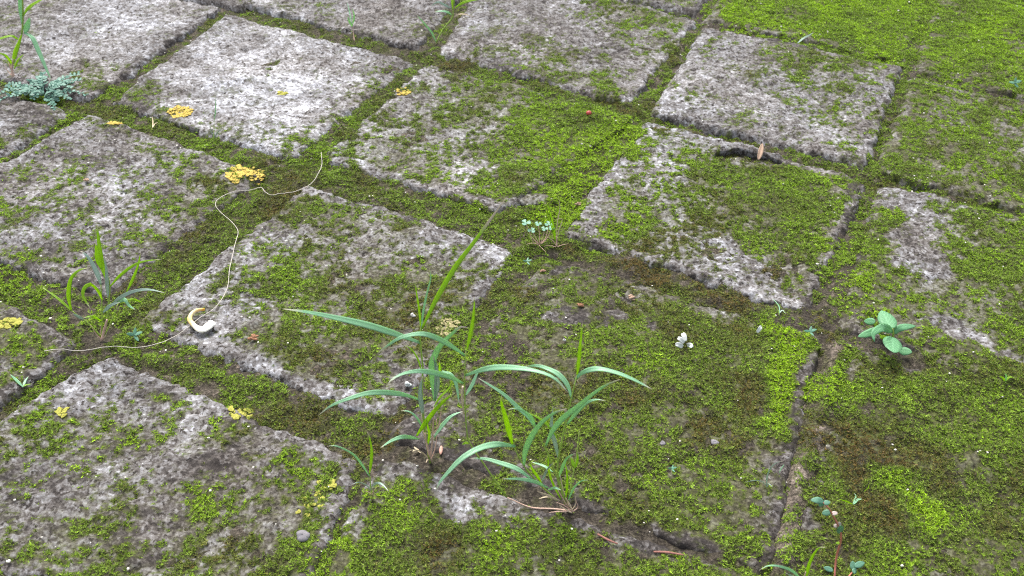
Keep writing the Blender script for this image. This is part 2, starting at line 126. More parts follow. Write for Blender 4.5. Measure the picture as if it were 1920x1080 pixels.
[11,11,11,11,11,11,11,11,11,11,11,11,11,12,13,15,16,17,17,16,16,15,11,10,12,13,13,12,11,11,11,11,10,9,9,9,10,11,11,11,11,10,9,9,9,9,9,9,8,7,7,7,7,7,7,7,7,7,7,7,7,7,7,7,7,7,7,7,7,7,7,7,7,7,7,7,7],
[11,11,11,11,11,11,11,11,11,11,11,11,11,13,14,15,16,18,17,16,16,14,10,10,13,13,13,12,11,11,11,11,10,9,9,9,10,11,11,11,11,10,9,9,9,9,9,9,8,7,7,7,7,7,7,7,7,7,7,7,7,7,7,7,7,7,7,7,7,7,7,7,7,7,7,7,7],
[11,11,11,11,11,11,11,11,11,11,11,11,12,13,14,16,17,17,16,16,16,13,9,11,13,13,13,12,11,11,11,11,10,9,9,9,10,11,11,11,11,10,9,9,9,9,9,9,8,7,7,7,7,7,7,7,7,7,7,7,7,7,7,7,7,7,7,7,7,7,7,7,7,7,7,7,7],
[11,11,11,11,11,11,11,11,11,11,11,11,12,14,15,16,17,17,16,16,16,12,9,12,13,13,13,12,11,11,11,11,10,9,9,9,11,11,11,11,11,10,9,9,9,9,9,9,8,7,7,7,7,7,7,7,7,7,7,7,7,7,7,7,7,7,7,7,7,7,7,7,7,7,7,7,7],
[11,11,11,11,11,11,11,11,11,11,11,12,13,14,15,16,18,17,16,16,15,11,10,12,13,13,13,11,11,11,11,11,10,9,9,9,11,11,11,11,11,10,9,9,9,9,9,9,8,7,7,7,7,7,7,7,7,7,7,7,7,7,7,7,7,7,7,7,7,7,7,7,7,7,7,7,7],
[11,11,11,11,11,11,11,11,11,11,11,12,13,15,16,17,17,16,16,16,14,10,10,13,13,13,12,11,11,11,11,11,10,9,9,9,11,11,11,11,11,10,9,9,9,9,9,9,9,7,7,7,7,7,7,7,7,7,7,7,7,7,7,7,7,7,7,7,7,7,7,7,7,7,7,7,7],
[11,11,11,11,11,11,11,11,11,11,11,13,14,15,16,17,17,16,16,16,13,9,11,13,13,13,12,11,11,11,11,11,10,9,9,9,11,11,11,11,11,10,9,9,9,9,9,9,9,8,7,7,7,7,7,7,7,7,7,7,7,7,7,7,7,7,7,7,7,7,7,7,7,7,7,7,7],
[11,11,11,11,11,11,11,11,11,11,12,13,14,15,17,18,17,16,16,15,12,9,11,13,13,13,12,11,11,11,11,11,9,9,9,10,11,11,11,11,11,10,9,9,9,9,9,9,9,8,7,7,7,7,7,7,7,7,7,7,7,7,7,7,7,7,7,7,7,7,7,7,7,7,7,7,7],]
HUE_MAP=[
[10,10,10,10,10,10,10,10,10,10,10,10,10,10,10,10,10,10,10,10,10,10,10,10,10,10,10,10,10,10,10,10,10,10,10,9,9,9,9,9,9,10,10,10,10,9,9,9,9,9,9,9,9,9,9,9,9,9,9,9,9,9,9,9,9,9,9,9,9,9,9,9,9,9,9,9,9],
[10,10,10,10,10,10,10,10,10,10,10,10,10,10,10,10,10,10,10,10,10,10,10,10,10,10,10,10,10,10,10,10,10,10,10,9,9,9,9,9,9,10,10,10,10,9,9,8,9,9,9,9,9,9,9,9,9,9,9,9,9,9,9,9,9,9,9,9,9,9,9,9,9,9,9,9,9],
[10,10,10,10,10,10,10,10,10,10,10,10,10,10,10,10,10,10,10,10,10,10,10,10,10,10,10,10,10,10,10,10,10,10,10,9,9,9,9,9,9,10,10,10,10,9,9,8,9,9,9,9,9,9,9,9,9,9,9,9,9,9,9,9,9,9,9,9,9,9,9,9,9,9,9,9,9],
[10,10,10,10,10,10,10,10,10,10,10,10,10,10,10,10,10,10,10,10,10,10,10,10,10,10,10,10,10,10,10,10,10,10,10,9,9,9,9,9,9,10,10,10,10,9,9,9,9,9,9,9,9,9,9,9,9,9,9,9,9,9,9,9,9,9,9,9,9,9,9,9,9,9,9,9,9],
[10,10,10,10,10,10,10,10,10,10,10,10,10,10,10,10,10,10,10,10,10,10,10,10,10,10,10,10,10,10,10,10,10,10,9,9,9,9,9,9,9,9,10,10,10,9,9,9,8,9,9,9,9,9,9,9,9,9,9,9,9,9,9,9,9,9,9,9,9,9,9,9,9,9,9,9,9],
[10,10,10,10,10,10,10,10,10,10,10,10,10,10,10,10,10,10,10,10,10,10,10,10,10,10,10,10,10,10,11,12,10,9,9,9,9,9,9,9,9,9,9,9,9,9,9,8,8,8,9,9,9,9,9,9,9,9,9,9,9,9,9,9,9,9,9,9,9,9,9,9,9,9,9,9,9],
[10,10,10,10,10,10,10,10,10,10,10,10,10,10,10,10,10,10,10,10,10,10,10,10,10,10,10,12,11,10,11,11,10,9,9,9,9,9,9,9,9,9,9,9,9,9,9,9,8,9,9,9,9,9,9,9,9,9,9,9,9,9,9,9,9,9,9,9,9,9,9,9,9,9,9,9,9],
[10,10,10,10,10,10,10,10,10,10,10,10,10,10,10,10,10,10,10,10,10,10,10,10,10,10,10,11,10,10,10,10,10,9,7,7,9,9,9,9,9,9,9,9,9,9,9,5,5,6,9,9,9,9,9,9,9,9,9,9,9,9,9,9,9,9,9,9,9,9,9,9,9,9,9,9,9],
[10,10,10,10,10,10,10,10,10,10,10,10,10,10,10,10,10,10,10,10,10,10,10,10,10,10,10,10,10,10,10,10,9,5,4,4,6,8,7,8,9,9,9,8,8,8,9,4,4,5,7,9,9,9,9,9,9,9,9,9,9,9,9,9,9,9,9,9,9,9,9,9,9,9,9,9,9],
[10,10,10,10,10,10,10,10,10,10,10,10,10,10,10,10,10,10,10,10,10,10,10,10,10,10,10,10,10,10,10,10,10,9,7,7,9,7,6,7,9,9,8,8,8,8,9,7,8,9,11,11,10,10,10,10,10,10,10,10,10,10,10,10,10,10,10,10,10,10,10,10,10,9,9,9,9],
[11,11,11,11,11,11,11,11,10,10,10,10,10,10,10,10,10,10,10,10,10,10,10,10,10,10,10,10,10,10,9,9,9,9,9,10,9,7,6,7,9,9,8,8,8,8,9,10,10,11,12,11,10,10,10,10,10,10,10,10,10,10,10,10,10,10,10,10,10,10,10,10,10,10,10,10,10],
[11,11,11,11,11,11,11,11,11,11,11,11,11,11,11,11,11,11,11,11,11,11,11,11,11,10,10,10,10,9,9,9,9,9,9,9,9,7,7,7,8,9,8,8,8,8,8,10,10,12,12,11,10,10,10,10,10,10,10,10,10,10,10,10,10,10,10,10,10,10,10,10,10,10,10,10,10],
[12,12,12,12,12,12,12,12,12,12,12,12,12,11,11,11,11,11,11,11,11,11,11,12,11,10,10,10,10,9,9,9,9,9,9,9,9,7,7,8,8,9,8,8,8,8,8,9,10,10,10,10,10,10,10,10,10,10,10,10,10,10,10,10,10,10,10,10,10,10,10,10,10,10,10,10,10],
[11,11,11,11,11,11,11,11,11,12,12,12,12,12,12,12,12,12,12,12,12,12,12,12,11,10,10,10,10,10,9,9,9,9,9,10,9,8,7,8,8,9,8,8,8,8,8,9,11,11,10,11,11,10,10,10,10,10,10,10,10,10,10,10,10,10,10,10,10,10,10,10,10,10,10,10,10],
[11,11,11,11,11,11,11,11,11,11,11,11,11,11,11,11,11,11,11,11,11,11,12,11,10,10,10,10,10,10,10,10,10,10,10,10,9,9,7,5,5,7,7,7,6,6,6,8,12,13,11,11,12,11,11,11,11,11,11,11,11,11,11,11,11,11,10,10,10,10,10,10,10,10,10,10,10],
[10,10,10,10,10,10,10,10,10,11,11,11,11,11,11,11,11,11,11,11,11,11,11,11,10,10,10,10,10,10,10,10,10,10,10,10,10,9,6,4,4,4,4,5,5,5,5,7,12,13,12,12,12,12,12,12,12,11,11,11,11,11,11,11,11,11,11,11,11,11,11,11,11,11,11,11,11],
[10,10,10,10,10,10,10,10,10,10,10,10,10,10,10,10,10,10,10,10,10,10,10,10,10,10,10,10,10,10,10,10,10,10,10,10,10,9,8,5,5,5,5,5,5,5,6,9,13,14,13,12,12,12,12,12,12,12,12,12,12,12,12,12,12,12,12,12,12,12,12,12,12,12,12,12,11],
[10,10,10,10,10,10,10,10,10,10,10,10,10,10,10,10,10,10,10,10,10,10,10,10,10,10,10,10,10,10,10,10,10,10,10,10,10,10,10,10,10,10,10,9,8,8,8,10,13,14,13,12,12,12,12,12,12,12,12,12,12,12,12,12,12,12,12,12,12,12,12,12,12,12,12,12,12],
[10,10,10,10,10,10,10,10,10,10,10,10,10,10,10,10,10,10,10,10,10,10,10,10,10,10,10,10,10,10,10,10,10,10,10,10,10,10,11,12,12,13,12,11,10,10,10,10,12,14,13,11,11,11,11,11,11,11,11,11,11,11,11,11,11,11,11,11,11,11,11,11,11,12,12,12,12],
[10,10,10,10,10,10,10,10,10,10,10,10,10,10,10,10,10,10,10,10,10,10,10,10,10,10,10,10,10,10,10,10,11,11,11,11,11,11,11,13,14,14,14,13,12,11,11,11,12,13,13,11,10,10,10,10,10,10,10,10,10,11,11,11,11,11,11,11,11,11,11,11,11,11,11,11,11],
[10,10,10,10,10,10,10,10,10,10,10,10,10,10,10,10,10,10,10,10,10,10,10,10,10,10,10,10,10,11,11,11,11,11,11,11,11,11,12,13,14,15,14,14,13,12,12,12,12,12,12,11,10,10,10,10,10,10,10,10,10,10,10,10,10,10,10,10,10,10,10,10,10,10,10,10,10],
[10,10,10,10,10,10,10,10,10,10,10,10,10,10,10,10,10,10,10,10,10,10,10,10,10,10,10,10,10,11,11,11,10,10,10,10,10,11,12,14,15,15,15,14,13,12,12,12,12,12,12,11,10,10,10,10,10,10,10,10,10,10,10,10,10,10,10,10,10,10,10,10,10,10,10,10,10],
[10,10,10,10,10,10,10,10,10,10,10,10,10,10,10,10,10,10,10,10,10,10,10,10,10,10,10,10,10,10,11,10,10,10,10,10,10,11,12,14,15,15,15,15,14,12,12,12,12,12,12,11,10,10,10,10,10,10,10,10,10,10,10,10,10,10,10,10,10,10,10,10,10,10,10,10,10],
[10,10,10,10,10,10,10,10,10,10,10,10,10,10,10,10,10,10,10,10,10,10,10,10,10,10,10,10,10,10,10,10,10,10,10,10,10,11,13,14,15,15,15,15,14,13,12,11,11,11,11,11,10,10,10,10,10,10,10,10,10,10,10,10,10,10,10,10,10,10,10,10,10,10,10,10,10],
[10,10,10,10,10,10,10,10,10,10,10,10,10,10,10,10,10,10,10,10,10,10,10,10,10,10,10,10,10,10,10,10,10,10,10,10,10,12,13,15,15,15,15,15,14,13,12,11,11,10,10,10,10,10,10,10,10,10,10,10,10,10,10,10,10,10,10,10,10,10,10,10,10,10,10,10,10],
[10,10,10,10,10,10,10,10,10,10,10,10,10,10,10,10,10,10,10,10,10,10,10,10,10,10,10,10,10,10,10,10,10,10,10,10,10,12,14,15,15,15,15,15,14,13,12,10,10,10,10,10,10,10,10,10,10,10,10,10,10,10,10,10,10,10,10,10,10,10,10,10,10,10,10,10,10],
[10,10,10,10,10,10,10,10,10,10,10,10,10,10,10,10,10,10,10,10,10,10,10,10,10,10,10,10,10,10,10,10,10,10,10,10,10,11,13,14,15,15,15,15,14,13,12,10,10,10,10,10,10,10,10,10,10,10,10,10,10,10,10,10,10,10,10,10,10,10,10,10,10,10,10,10,10],
[10,10,10,10,10,10,10,10,10,10,10,10,10,10,10,10,10,10,10,10,10,10,10,10,10,10,10,10,10,10,10,10,10,10,10,9,9,10,11,13,14,14,15,14,14,13,11,10,10,10,10,10,10,10,10,10,10,10,10,11,11,10,10,10,10,10,10,10,10,10,10,10,10,10,10,10,10],
[10,10,10,10,10,10,10,10,10,10,10,10,10,10,10,10,10,10,10,10,10,10,10,10,10,10,10,10,10,10,10,10,10,9,9,9,8,8,8,9,10,11,12,13,13,12,11,10,10,10,10,10,10,10,10,11,11,11,11,11,11,11,11,11,11,11,11,11,11,11,11,11,11,11,11,11,10],
[10,10,10,10,10,10,10,10,10,10,10,10,10,10,10,10,10,10,10,10,10,10,10,10,10,10,10,10,10,10,10,10,10,10,9,9,8,8,8,8,9,9,10,11,11,11,11,10,10,10,10,10,10,10,11,11,11,12,12,12,12,12,12,12,12,12,12,12,12,12,12,11,11,11,11,11,11],
[10,10,10,10,10,10,10,10,10,10,10,10,10,10,10,10,10,10,10,10,10,10,10,10,10,10,10,10,10,10,10,10,10,10,10,9,9,9,9,9,9,10,11,11,11,11,11,11,10,10,10,10,10,11,11,12,12,12,13,13,13,13,13,13,13,13,13,13,13,13,12,12,12,12,12,12,12],
[10,10,10,10,10,10,10,10,10,10,10,10,10,10,10,10,10,10,10,10,10,10,10,10,10,10,10,10,10,10,10,10,10,10,10,10,10,10,10,10,11,11,12,12,12,12,11,11,12,12,12,12,12,12,12,12,13,13,13,14,14,14,14,14,14,14,14,14,14,13,13,13,13,13,13,13,13],
[10,10,10,10,10,10,10,10,10,10,10,10,10,10,10,10,10,10,10,10,10,10,10,10,10,10,10,10,10,10,10,10,10,10,10,10,10,10,10,10,11,11,12,12,12,12,13,13,13,13,13,13,13,13,13,13,13,13,14,14,14,14,14,14,14,14,14,14,14,14,14,14,14,14,14,14,14],
[10,10,10,10,10,10,10,10,10,10,10,10,10,10,10,10,10,10,10,10,10,10,10,10,10,10,10,10,10,10,10,10,10,10,10,10,10,10,10,10,11,11,12,12,13,13,14,14,14,14,15,14,14,14,14,14,14,14,14,14,15,15,15,15,15,15,15,15,15,15,14,14,14,14,14,14,14],
[10,10,10,10,10,10,10,10,10,10,10,10,10,10,10,10,10,10,10,10,10,10,10,10,10,10,10,10,10,10,10,10,10,10,10,10,10,10,10,10,11,11,12,12,13,14,14,15,15,15,15,15,15,15,14,14,14,14,14,15,15,15,15,15,15,15,15,15,15,15,15,15,15,15,15,15,15],
[10,10,10,10,10,10,10,10,10,10,10,10,10,10,10,10,10,10,10,10,10,10,10,10,10,10,10,10,10,10,10,10,10,10,10,10,10,10,10,10,11,11,12,13,14,14,15,15,16,16,16,16,15,15,15,14,14,14,14,15,15,15,15,15,15,15,15,15,15,15,15,15,15,15,15,15,15],
[10,10,10,10,10,10,10,10,10,10,10,10,10,10,10,10,10,10,10,10,10,10,10,10,10,10,10,10,10,10,10,10,10,10,10,10,10,10,10,10,11,11,12,13,14,14,15,15,16,16,16,16,16,15,15,15,15,14,14,15,15,15,15,15,15,15,15,15,15,15,15,15,15,15,15,15,15],
[10,10,10,10,10,10,10,10,10,10,10,10,10,10,10,10,10,10,10,10,10,10,10,10,10,10,10,10,10,10,10,10,10,10,10,10,10,10,10,10,10,11,12,13,14,14,15,15,16,16,16,16,16,16,16,15,15,15,15,15,15,15,15,15,15,15,15,15,15,15,15,15,15,15,15,15,15],
[10,10,10,10,10,10,10,10,10,10,10,10,10,10,10,10,10,10,10,10,10,10,10,10,10,10,10,10,10,10,10,10,10,10,10,10,10,10,10,10,10,11,12,13,13,14,15,15,16,16,16,16,16,16,16,15,15,15,15,14,14,14,14,14,14,14,14,14,14,14,14,14,14,14,14,14,14],
[10,10,10,10,10,10,10,10,10,10,10,10,10,10,10,10,10,10,10,10,10,10,10,10,10,10,10,10,10,10,10,10,10,10,10,10,10,10,10,10,10,11,12,12,13,14,15,15,16,16,16,16,16,16,16,16,15,15,15,14,14,14,14,14,14,14,14,14,14,14,14,14,14,14,14,14,14],
[10,10,10,10,10,10,10,10,10,10,10,10,10,10,10,10,10,10,10,10,10,10,10,10,10,10,10,10,10,10,10,10,10,10,10,10,10,10,10,10,10,11,12,12,13,14,15,15,15,16,16,16,16,16,16,16,15,15,15,14,14,14,14,14,14,13,13,13,13,13,13,13,13,13,14,14,14],
[10,10,10,10,10,10,10,10,10,10,10,10,10,10,10,10,10,10,10,10,10,10,10,10,10,10,10,10,10,10,10,10,10,10,10,10,10,10,10,10,10,11,12,12,13,14,15,15,15,16,16,16,16,16,16,16,15,15,15,15,14,14,14,14,14,13,13,13,13,13,13,13,13,13,13,13,13],
[10,10,10,10,10,10,10,10,10,10,10,10,10,10,10,10,10,10,10,10,10,10,10,10,10,10,10,10,10,10,10,10,10,10,10,10,10,10,10,10,10,11,12,12,13,14,15,15,15,16,16,16,16,16,16,16,15,15,15,15,14,14,14,14,14,14,13,13,13,13,13,13,13,13,13,13,13],
[10,10,10,10,10,10,10,10,10,10,10,10,10,10,10,10,10,10,10,10,10,10,10,10,10,10,10,10,10,10,10,10,10,10,10,10,10,10,10,10,10,11,12,12,13,14,14,15,15,16,16,16,16,16,16,16,16,15,15,15,14,14,14,14,14,14,13,13,13,13,13,13,13,13,13,13,13],
[10,10,10,10,10,10,10,10,10,10,10,10,10,10,10,10,10,10,10,10,10,10,10,10,10,10,10,10,10,10,10,10,10,10,10,10,10,10,10,10,10,11,11,12,13,14,14,15,15,16,16,16,16,16,16,16,16,15,15,15,15,14,14,14,14,14,13,13,13,13,13,13,13,13,13,13,13],
[10,10,10,10,10,10,10,10,10,10,10,10,10,10,10,10,10,10,10,10,10,10,10,10,10,10,10,10,10,10,10,10,10,10,10,10,10,10,10,10,10,11,11,12,13,14,14,15,15,16,16,16,16,16,16,16,16,15,15,15,15,14,14,14,14,14,14,13,13,13,13,13,13,13,13,13,13],]
MAP=(-0.95,0.24,0.025,77,46)
STROKES=[
([[0.1311,0.8756],[0.0821,0.7718],[0.0489,0.6892]],0.0119,0.08,0.75,None),
([[0.0488,0.6853],[0.129,0.6339],[0.2241,0.5947]],0.0082,0.25,0.62,None),
([[-0.1097,0.9845],[-0.1503,0.8867],[-0.1834,0.794]],0.0086,0.1,0.78,None),
([[-0.1828,0.7902],[-0.1022,0.7468],[-0.0218,0.715]],0.0084,0.12,0.68,None),
([[-0.0626,0.6827],[-0.0035,0.6555],[-0.0238,0.6013]],0.0129,0.1,0.62,None),
([[-0.1899,0.7396],[-0.0974,0.7022]],0.0057,0.35,0.5,None),
([[-0.2397,0.6608],[-0.2449,0.6097],[-0.2859,0.5488]],0.0113,0.1,0.68,None),
([[-0.2849,0.5458],[-0.1972,0.5008],[-0.1335,0.4718]],0.0092,0.1,0.6,None),
([[-0.2948,0.506],[-0.3166,0.4555]],0.0099,0.05,0.75,None),
([[-0.2909,0.5062],[-0.2234,0.4822]],0.0071,0.15,0.66,None),
([[-0.151,0.4459],[-0.1108,0.424]],0.0047,0.2,0.55,None),
([[0.2236,1.0989],[0.1453,0.8984]],0.0109,0.08,0.78,None),
([[0.149,0.8909],[0.2419,0.8496],[0.3372,0.8113]],0.0077,0.15,0.5,None),
([[0.4268,1.0053],[0.3411,0.8163]],0.011,0.05,0.6,None),
([[0.2117,1.1172],[0.1179,0.9224]],0.0087,0.1,0.72,None),
([[-0.0855,1.019],[-0.0501,1.1066]],0.0098,0.08,0.75,None),
([[-0.1306,0.958],[-0.1713,0.8425],[-0.1919,0.7839]],0.0106,0.75,None,0.5),
([[-0.205,0.7537],[-0.2461,0.6681],[-0.273,0.6012],[-0.2949,0.5362]],0.014,0.85,None,0.42),
([[-0.1851,0.7686],[-0.101,0.7356],[-0.0308,0.703],[0.0169,0.6819]],0.0113,0.85,None,0.5),
([[0.0539,0.6686],[0.1285,0.6289],[0.1891,0.5915]],0.0093,0.6,0.15,0.22),
([[-0.0866,0.9927],[0.0154,0.9444],[0.1189,0.8966]],0.0098,0.85,None,0.35),
([[0.2032,1.0901],[0.1358,0.918]],0.0094,0.85,None,0.5),
([[0.1137,0.8617],[0.0407,0.7088]],0.0173,0.95,None,0.85),
([[0.0127,0.6381],[-0.025,0.5814],[-0.0351,0.5376]],0.0133,0.8,None,0.42),
([[0.4305,0.9867],[0.3517,0.817]],0.0087,0.8,None,0.55),
([[0.326,0.7734],[0.2637,0.6169]],0.0049,0.2,0.12,None),
([[0.1392,0.874],[0.2291,0.8366],[0.3356,0.7951]],0.0048,0.6,None,0.4),
([[-0.4341,0.8593],[-0.3364,0.8212],[-0.2662,0.7915],[-0.1943,0.7772]],0.0075,0.75,None,0.5),
([[-0.4891,0.7723],[-0.456,0.86]],0.0061,0.6,None,0.5),
([[-0.4339,0.9062],[-0.3692,1.1032]],0.0047,0.3,0.2,0.4),
([[-0.2856,0.5202],[-0.2144,0.4918],[-0.1308,0.4567],[-0.1072,0.4359]],0.0099,0.8,None,0.4),
([[-0.3619,0.4927],[-0.319,0.5471]],0.0083,0.7,None,0.5),
([[0.2416,0.5516],[0.214,0.4937],[0.1932,0.4377],[0.1797,0.401],[0.1605,0.3439]],0.0043,0.08,0.2,None),
([[0.2536,0.5463],[0.2189,0.463],[0.1957,0.4193],[0.1697,0.348]],0.0024,0.03,0.85,None),
([[0.2175,0.5504],[0.1886,0.4616]],0.0102,1,None,1.0),
([[0.2473,0.5371],[0.228,0.4786]],0.0067,0.95,None,0.9),
([[-0.0646,0.4284],[-0.0311,0.4116]],0.0176,0.08,0.1,None),
([[0.0042,0.4154],[0.0457,0.3764],[0.0854,0.3639],[0.1274,0.354]],0.0097,0.12,0.15,None),
([[-0.0418,0.3914],[-0.0225,0.3859]],0.008,0.1,0.66,None),
([[0.2022,0.8348],[0.2671,0.8135]],0.0089,0.04,0.62,None),
([[0.2629,0.4134],[0.2614,0.3959]],0.0118,1,None,1.0),
([[0.0978,0.6357],[0.0396,0.636]],0.0081,0.2,0.15,None),
([[0.259,0.5965],[0.2305,0.5632]],0.011,0.25,0.15,None),
([[0.0068,0.7336],[0.0289,0.7366]],0.007,0,0.42,None),
([[-0.217,0.4192],[-0.1903,0.4122]],0.0138,0.15,0.28,None),
([[-0.3088,0.5295],[-0.3107,0.5235]],0.0115,0.1,0.12,None),  # bare dark patch at the curled grass root, painted for contact shade
([[0.0354,0.6653],[0.0308,0.6612]],0.0096,0.1,0.15,None),  # contact shade painted as dark ground where the wiry grass roots
([[0.2848,0.5479],[0.3104,0.5374]],0.0117,0.1,0.1,None),  # dark ground below the broadleaf seedling, painted as its contact shade
([[-0.0552,0.5863],[-0.1032,0.4999]],0.0053,0.3,None,None),
([[-0.0844,0.5064],[-0.0575,0.4703]],0.006,0.2,0.3,None),
([[0.0344,0.5718],[0.072,0.5674]],0.0076,0.2,0.22,None),
([[0.0949,0.5944],[0.1005,0.5565]],0.0055,0.25,0.2,None),
([[-0.153,0.4948],[-0.1268,0.4774]],0.008,0.05,0.6,None),
([[0.1752,0.6771],[0.2104,0.614]],0.0129,0.12,0.62,None),
([[0.3623,0.7623],[0.3553,0.6573]],0.0162,0.15,0.6,None),
([[0.3382,0.5877],[0.3828,0.5352]],0.0076,0.15,0.58,None),
]
SLABS=[
((-1,-2),[[-0.5927,1.7423],[-0.3839,1.6519],[-0.4743,1.4431],[-0.6831,1.5335]],0),
((-1,-1),[[-0.692,1.5128],[-0.4833,1.4224],[-0.5737,1.2137],[-0.7824,1.3041]],0),
((-1,0),[[-0.7914,1.2834],[-0.5826,1.193],[-0.673,0.9842],[-0.8818,1.0746]],0),
((-1,1),[[-0.8907,1.054],[-0.6819,0.9636],[-0.7723,0.7548],[-0.9811,0.8452]],0),
((-1,2),[[-0.99,0.8246],[-0.7813,0.7342],[-0.8716,0.5254],[-1.0804,0.6158]],0),
((0,-2),[[-0.3633,1.6429],[-0.1545,1.5525],[-0.2449,1.3438],[-0.4537,1.4341]],0),
((0,-1),[[-0.4626,1.4135],[-0.2538,1.3231],[-0.3442,1.1143],[-0.553,1.2047]],0),
((0,0),[[-0.582,1.1986],[-0.3683,1.1124],[-0.4463,0.886],[-0.6668,0.9681]],1),
((0,1),[[-0.6603,0.9434],[-0.4522,0.857],[-0.4932,0.7701],[-0.7413,0.8563]],1),
((0,2),[[-0.7606,0.7252],[-0.5518,0.6349],[-0.6422,0.4261],[-0.851,0.5165]],0),
((0,3),[[-0.8599,0.4958],[-0.6512,0.4054],[-0.7416,0.1967],[-0.9503,0.2871]],0),
((1,-2),[[-0.1339,1.5436],[0.0749,1.4532],[-0.0155,1.2444],[-0.2243,1.3348]],0),
((1,-1),[[-0.2887,1.2422],[-0.0542,1.2668],[-0.1197,1.0257],[-0.3429,1.1285]],1),
((1,0),[[-0.3512,1.0956],[-0.1214,0.9939],[-0.2167,0.788],[-0.4205,0.8833]],1),
((1,1),[[-0.4356,0.856],[-0.2376,0.7553],[-0.3262,0.5796],[-0.5278,0.6593]],1),
((1,2),[[-0.5341,0.6363],[-0.3265,0.5227],[-0.3673,0.4359],[-0.6469,0.5007]],1),
((1,3),[[-0.6305,0.3965],[-0.4217,0.3061],[-0.5121,0.0973],[-0.7209,0.1877]],0),
((2,-3),[[0.1949,1.6737],[0.4037,1.5833],[0.3133,1.3745],[0.1045,1.4649]],0),
((2,-2),[[0.0956,1.4443],[0.3043,1.3539],[0.2139,1.1451],[0.0052,1.2355]],0),
((2,-1),[[-0.04,1.2681],[0.2151,1.1296],[0.1164,0.9166],[-0.0909,1.0172]],1),
((2,0),[[-0.1064,0.9938],[0.1238,0.8881],[-0.0145,0.7121],[-0.1863,0.79]],1),
((2,1),[[-0.1915,0.743],[0.0034,0.6552],[-0.0805,0.4566],[-0.2895,0.5474]],1),
((2,2),[[-0.2951,0.5105],[-0.1,0.4189],[-0.1221,0.2714],[-0.4142,0.363]],1),
((3,-3),[[0.4243,1.5743],[0.6331,1.484],[0.5427,1.2752],[0.3339,1.3656]],0),
((3,-2),[[0.3264,1.3646],[0.5359,1.2473],[0.4455,1.0366],[0.2277,1.1306]],1),
((3,-1),[[0.2246,1.1064],[0.4338,1.0174],[0.3412,0.8087],[0.1417,0.8959]],1),
((3,0),[[0.1328,0.8822],[0.3353,0.784],[0.2364,0.5875],[0.0431,0.6818]],1),
((3,1),[[0.0307,0.6427],[0.2379,0.5551],[0.1611,0.3454],[-0.0786,0.4405]],1),
((3,2),[[-0.0848,0.4228],[0.1559,0.3378],[0.0712,0.1831],[-0.1116,0.2781]],1),
((4,-4),[[0.7531,1.7044],[0.9618,1.614],[0.8714,1.4053],[0.6627,1.4957]],0),
((4,-3),[[0.6537,1.475],[0.8625,1.3846],[0.7721,1.1759],[0.5633,1.2662]],0),
((4,-2),[[0.5518,1.2417],[0.7714,1.1349],[0.6608,0.904],[0.4517,1.0161]],1),
((4,-1),[[0.4426,0.9976],[0.6533,0.8769],[0.5609,0.6954],[0.3524,0.7962]],1),
((4,0),[[0.3489,0.7776],[0.5563,0.676],[0.4456,0.4786],[0.2604,0.5697]],1),
((4,1),[[0.2618,0.5479],[0.4423,0.4634],[0.3446,0.2437],[0.1715,0.3369]],1),
((4,2),[[0.1571,0.3279],[0.3658,0.2375],[0.2754,0.0288],[0.0667,0.1191]],0),
((5,-3),[[0.8831,1.3757],[1.0919,1.2853],[1.0015,1.0765],[0.7928,1.1669]],0),
((5,-2),[[0.7838,1.1463],[0.9926,1.0559],[0.9022,0.8471],[0.6934,0.9375]],0),
((5,-1),[[0.6845,0.9168],[0.8933,0.8265],[0.8029,0.6177],[0.5941,0.7081]],0),
((5,0),[[0.5852,0.6874],[0.7939,0.597],[0.7035,0.3883],[0.4948,0.4787]],0),
((5,1),[[0.4858,0.458],[0.6946,0.3676],[0.6042,0.1588],[0.3954,0.2492]],0),
]
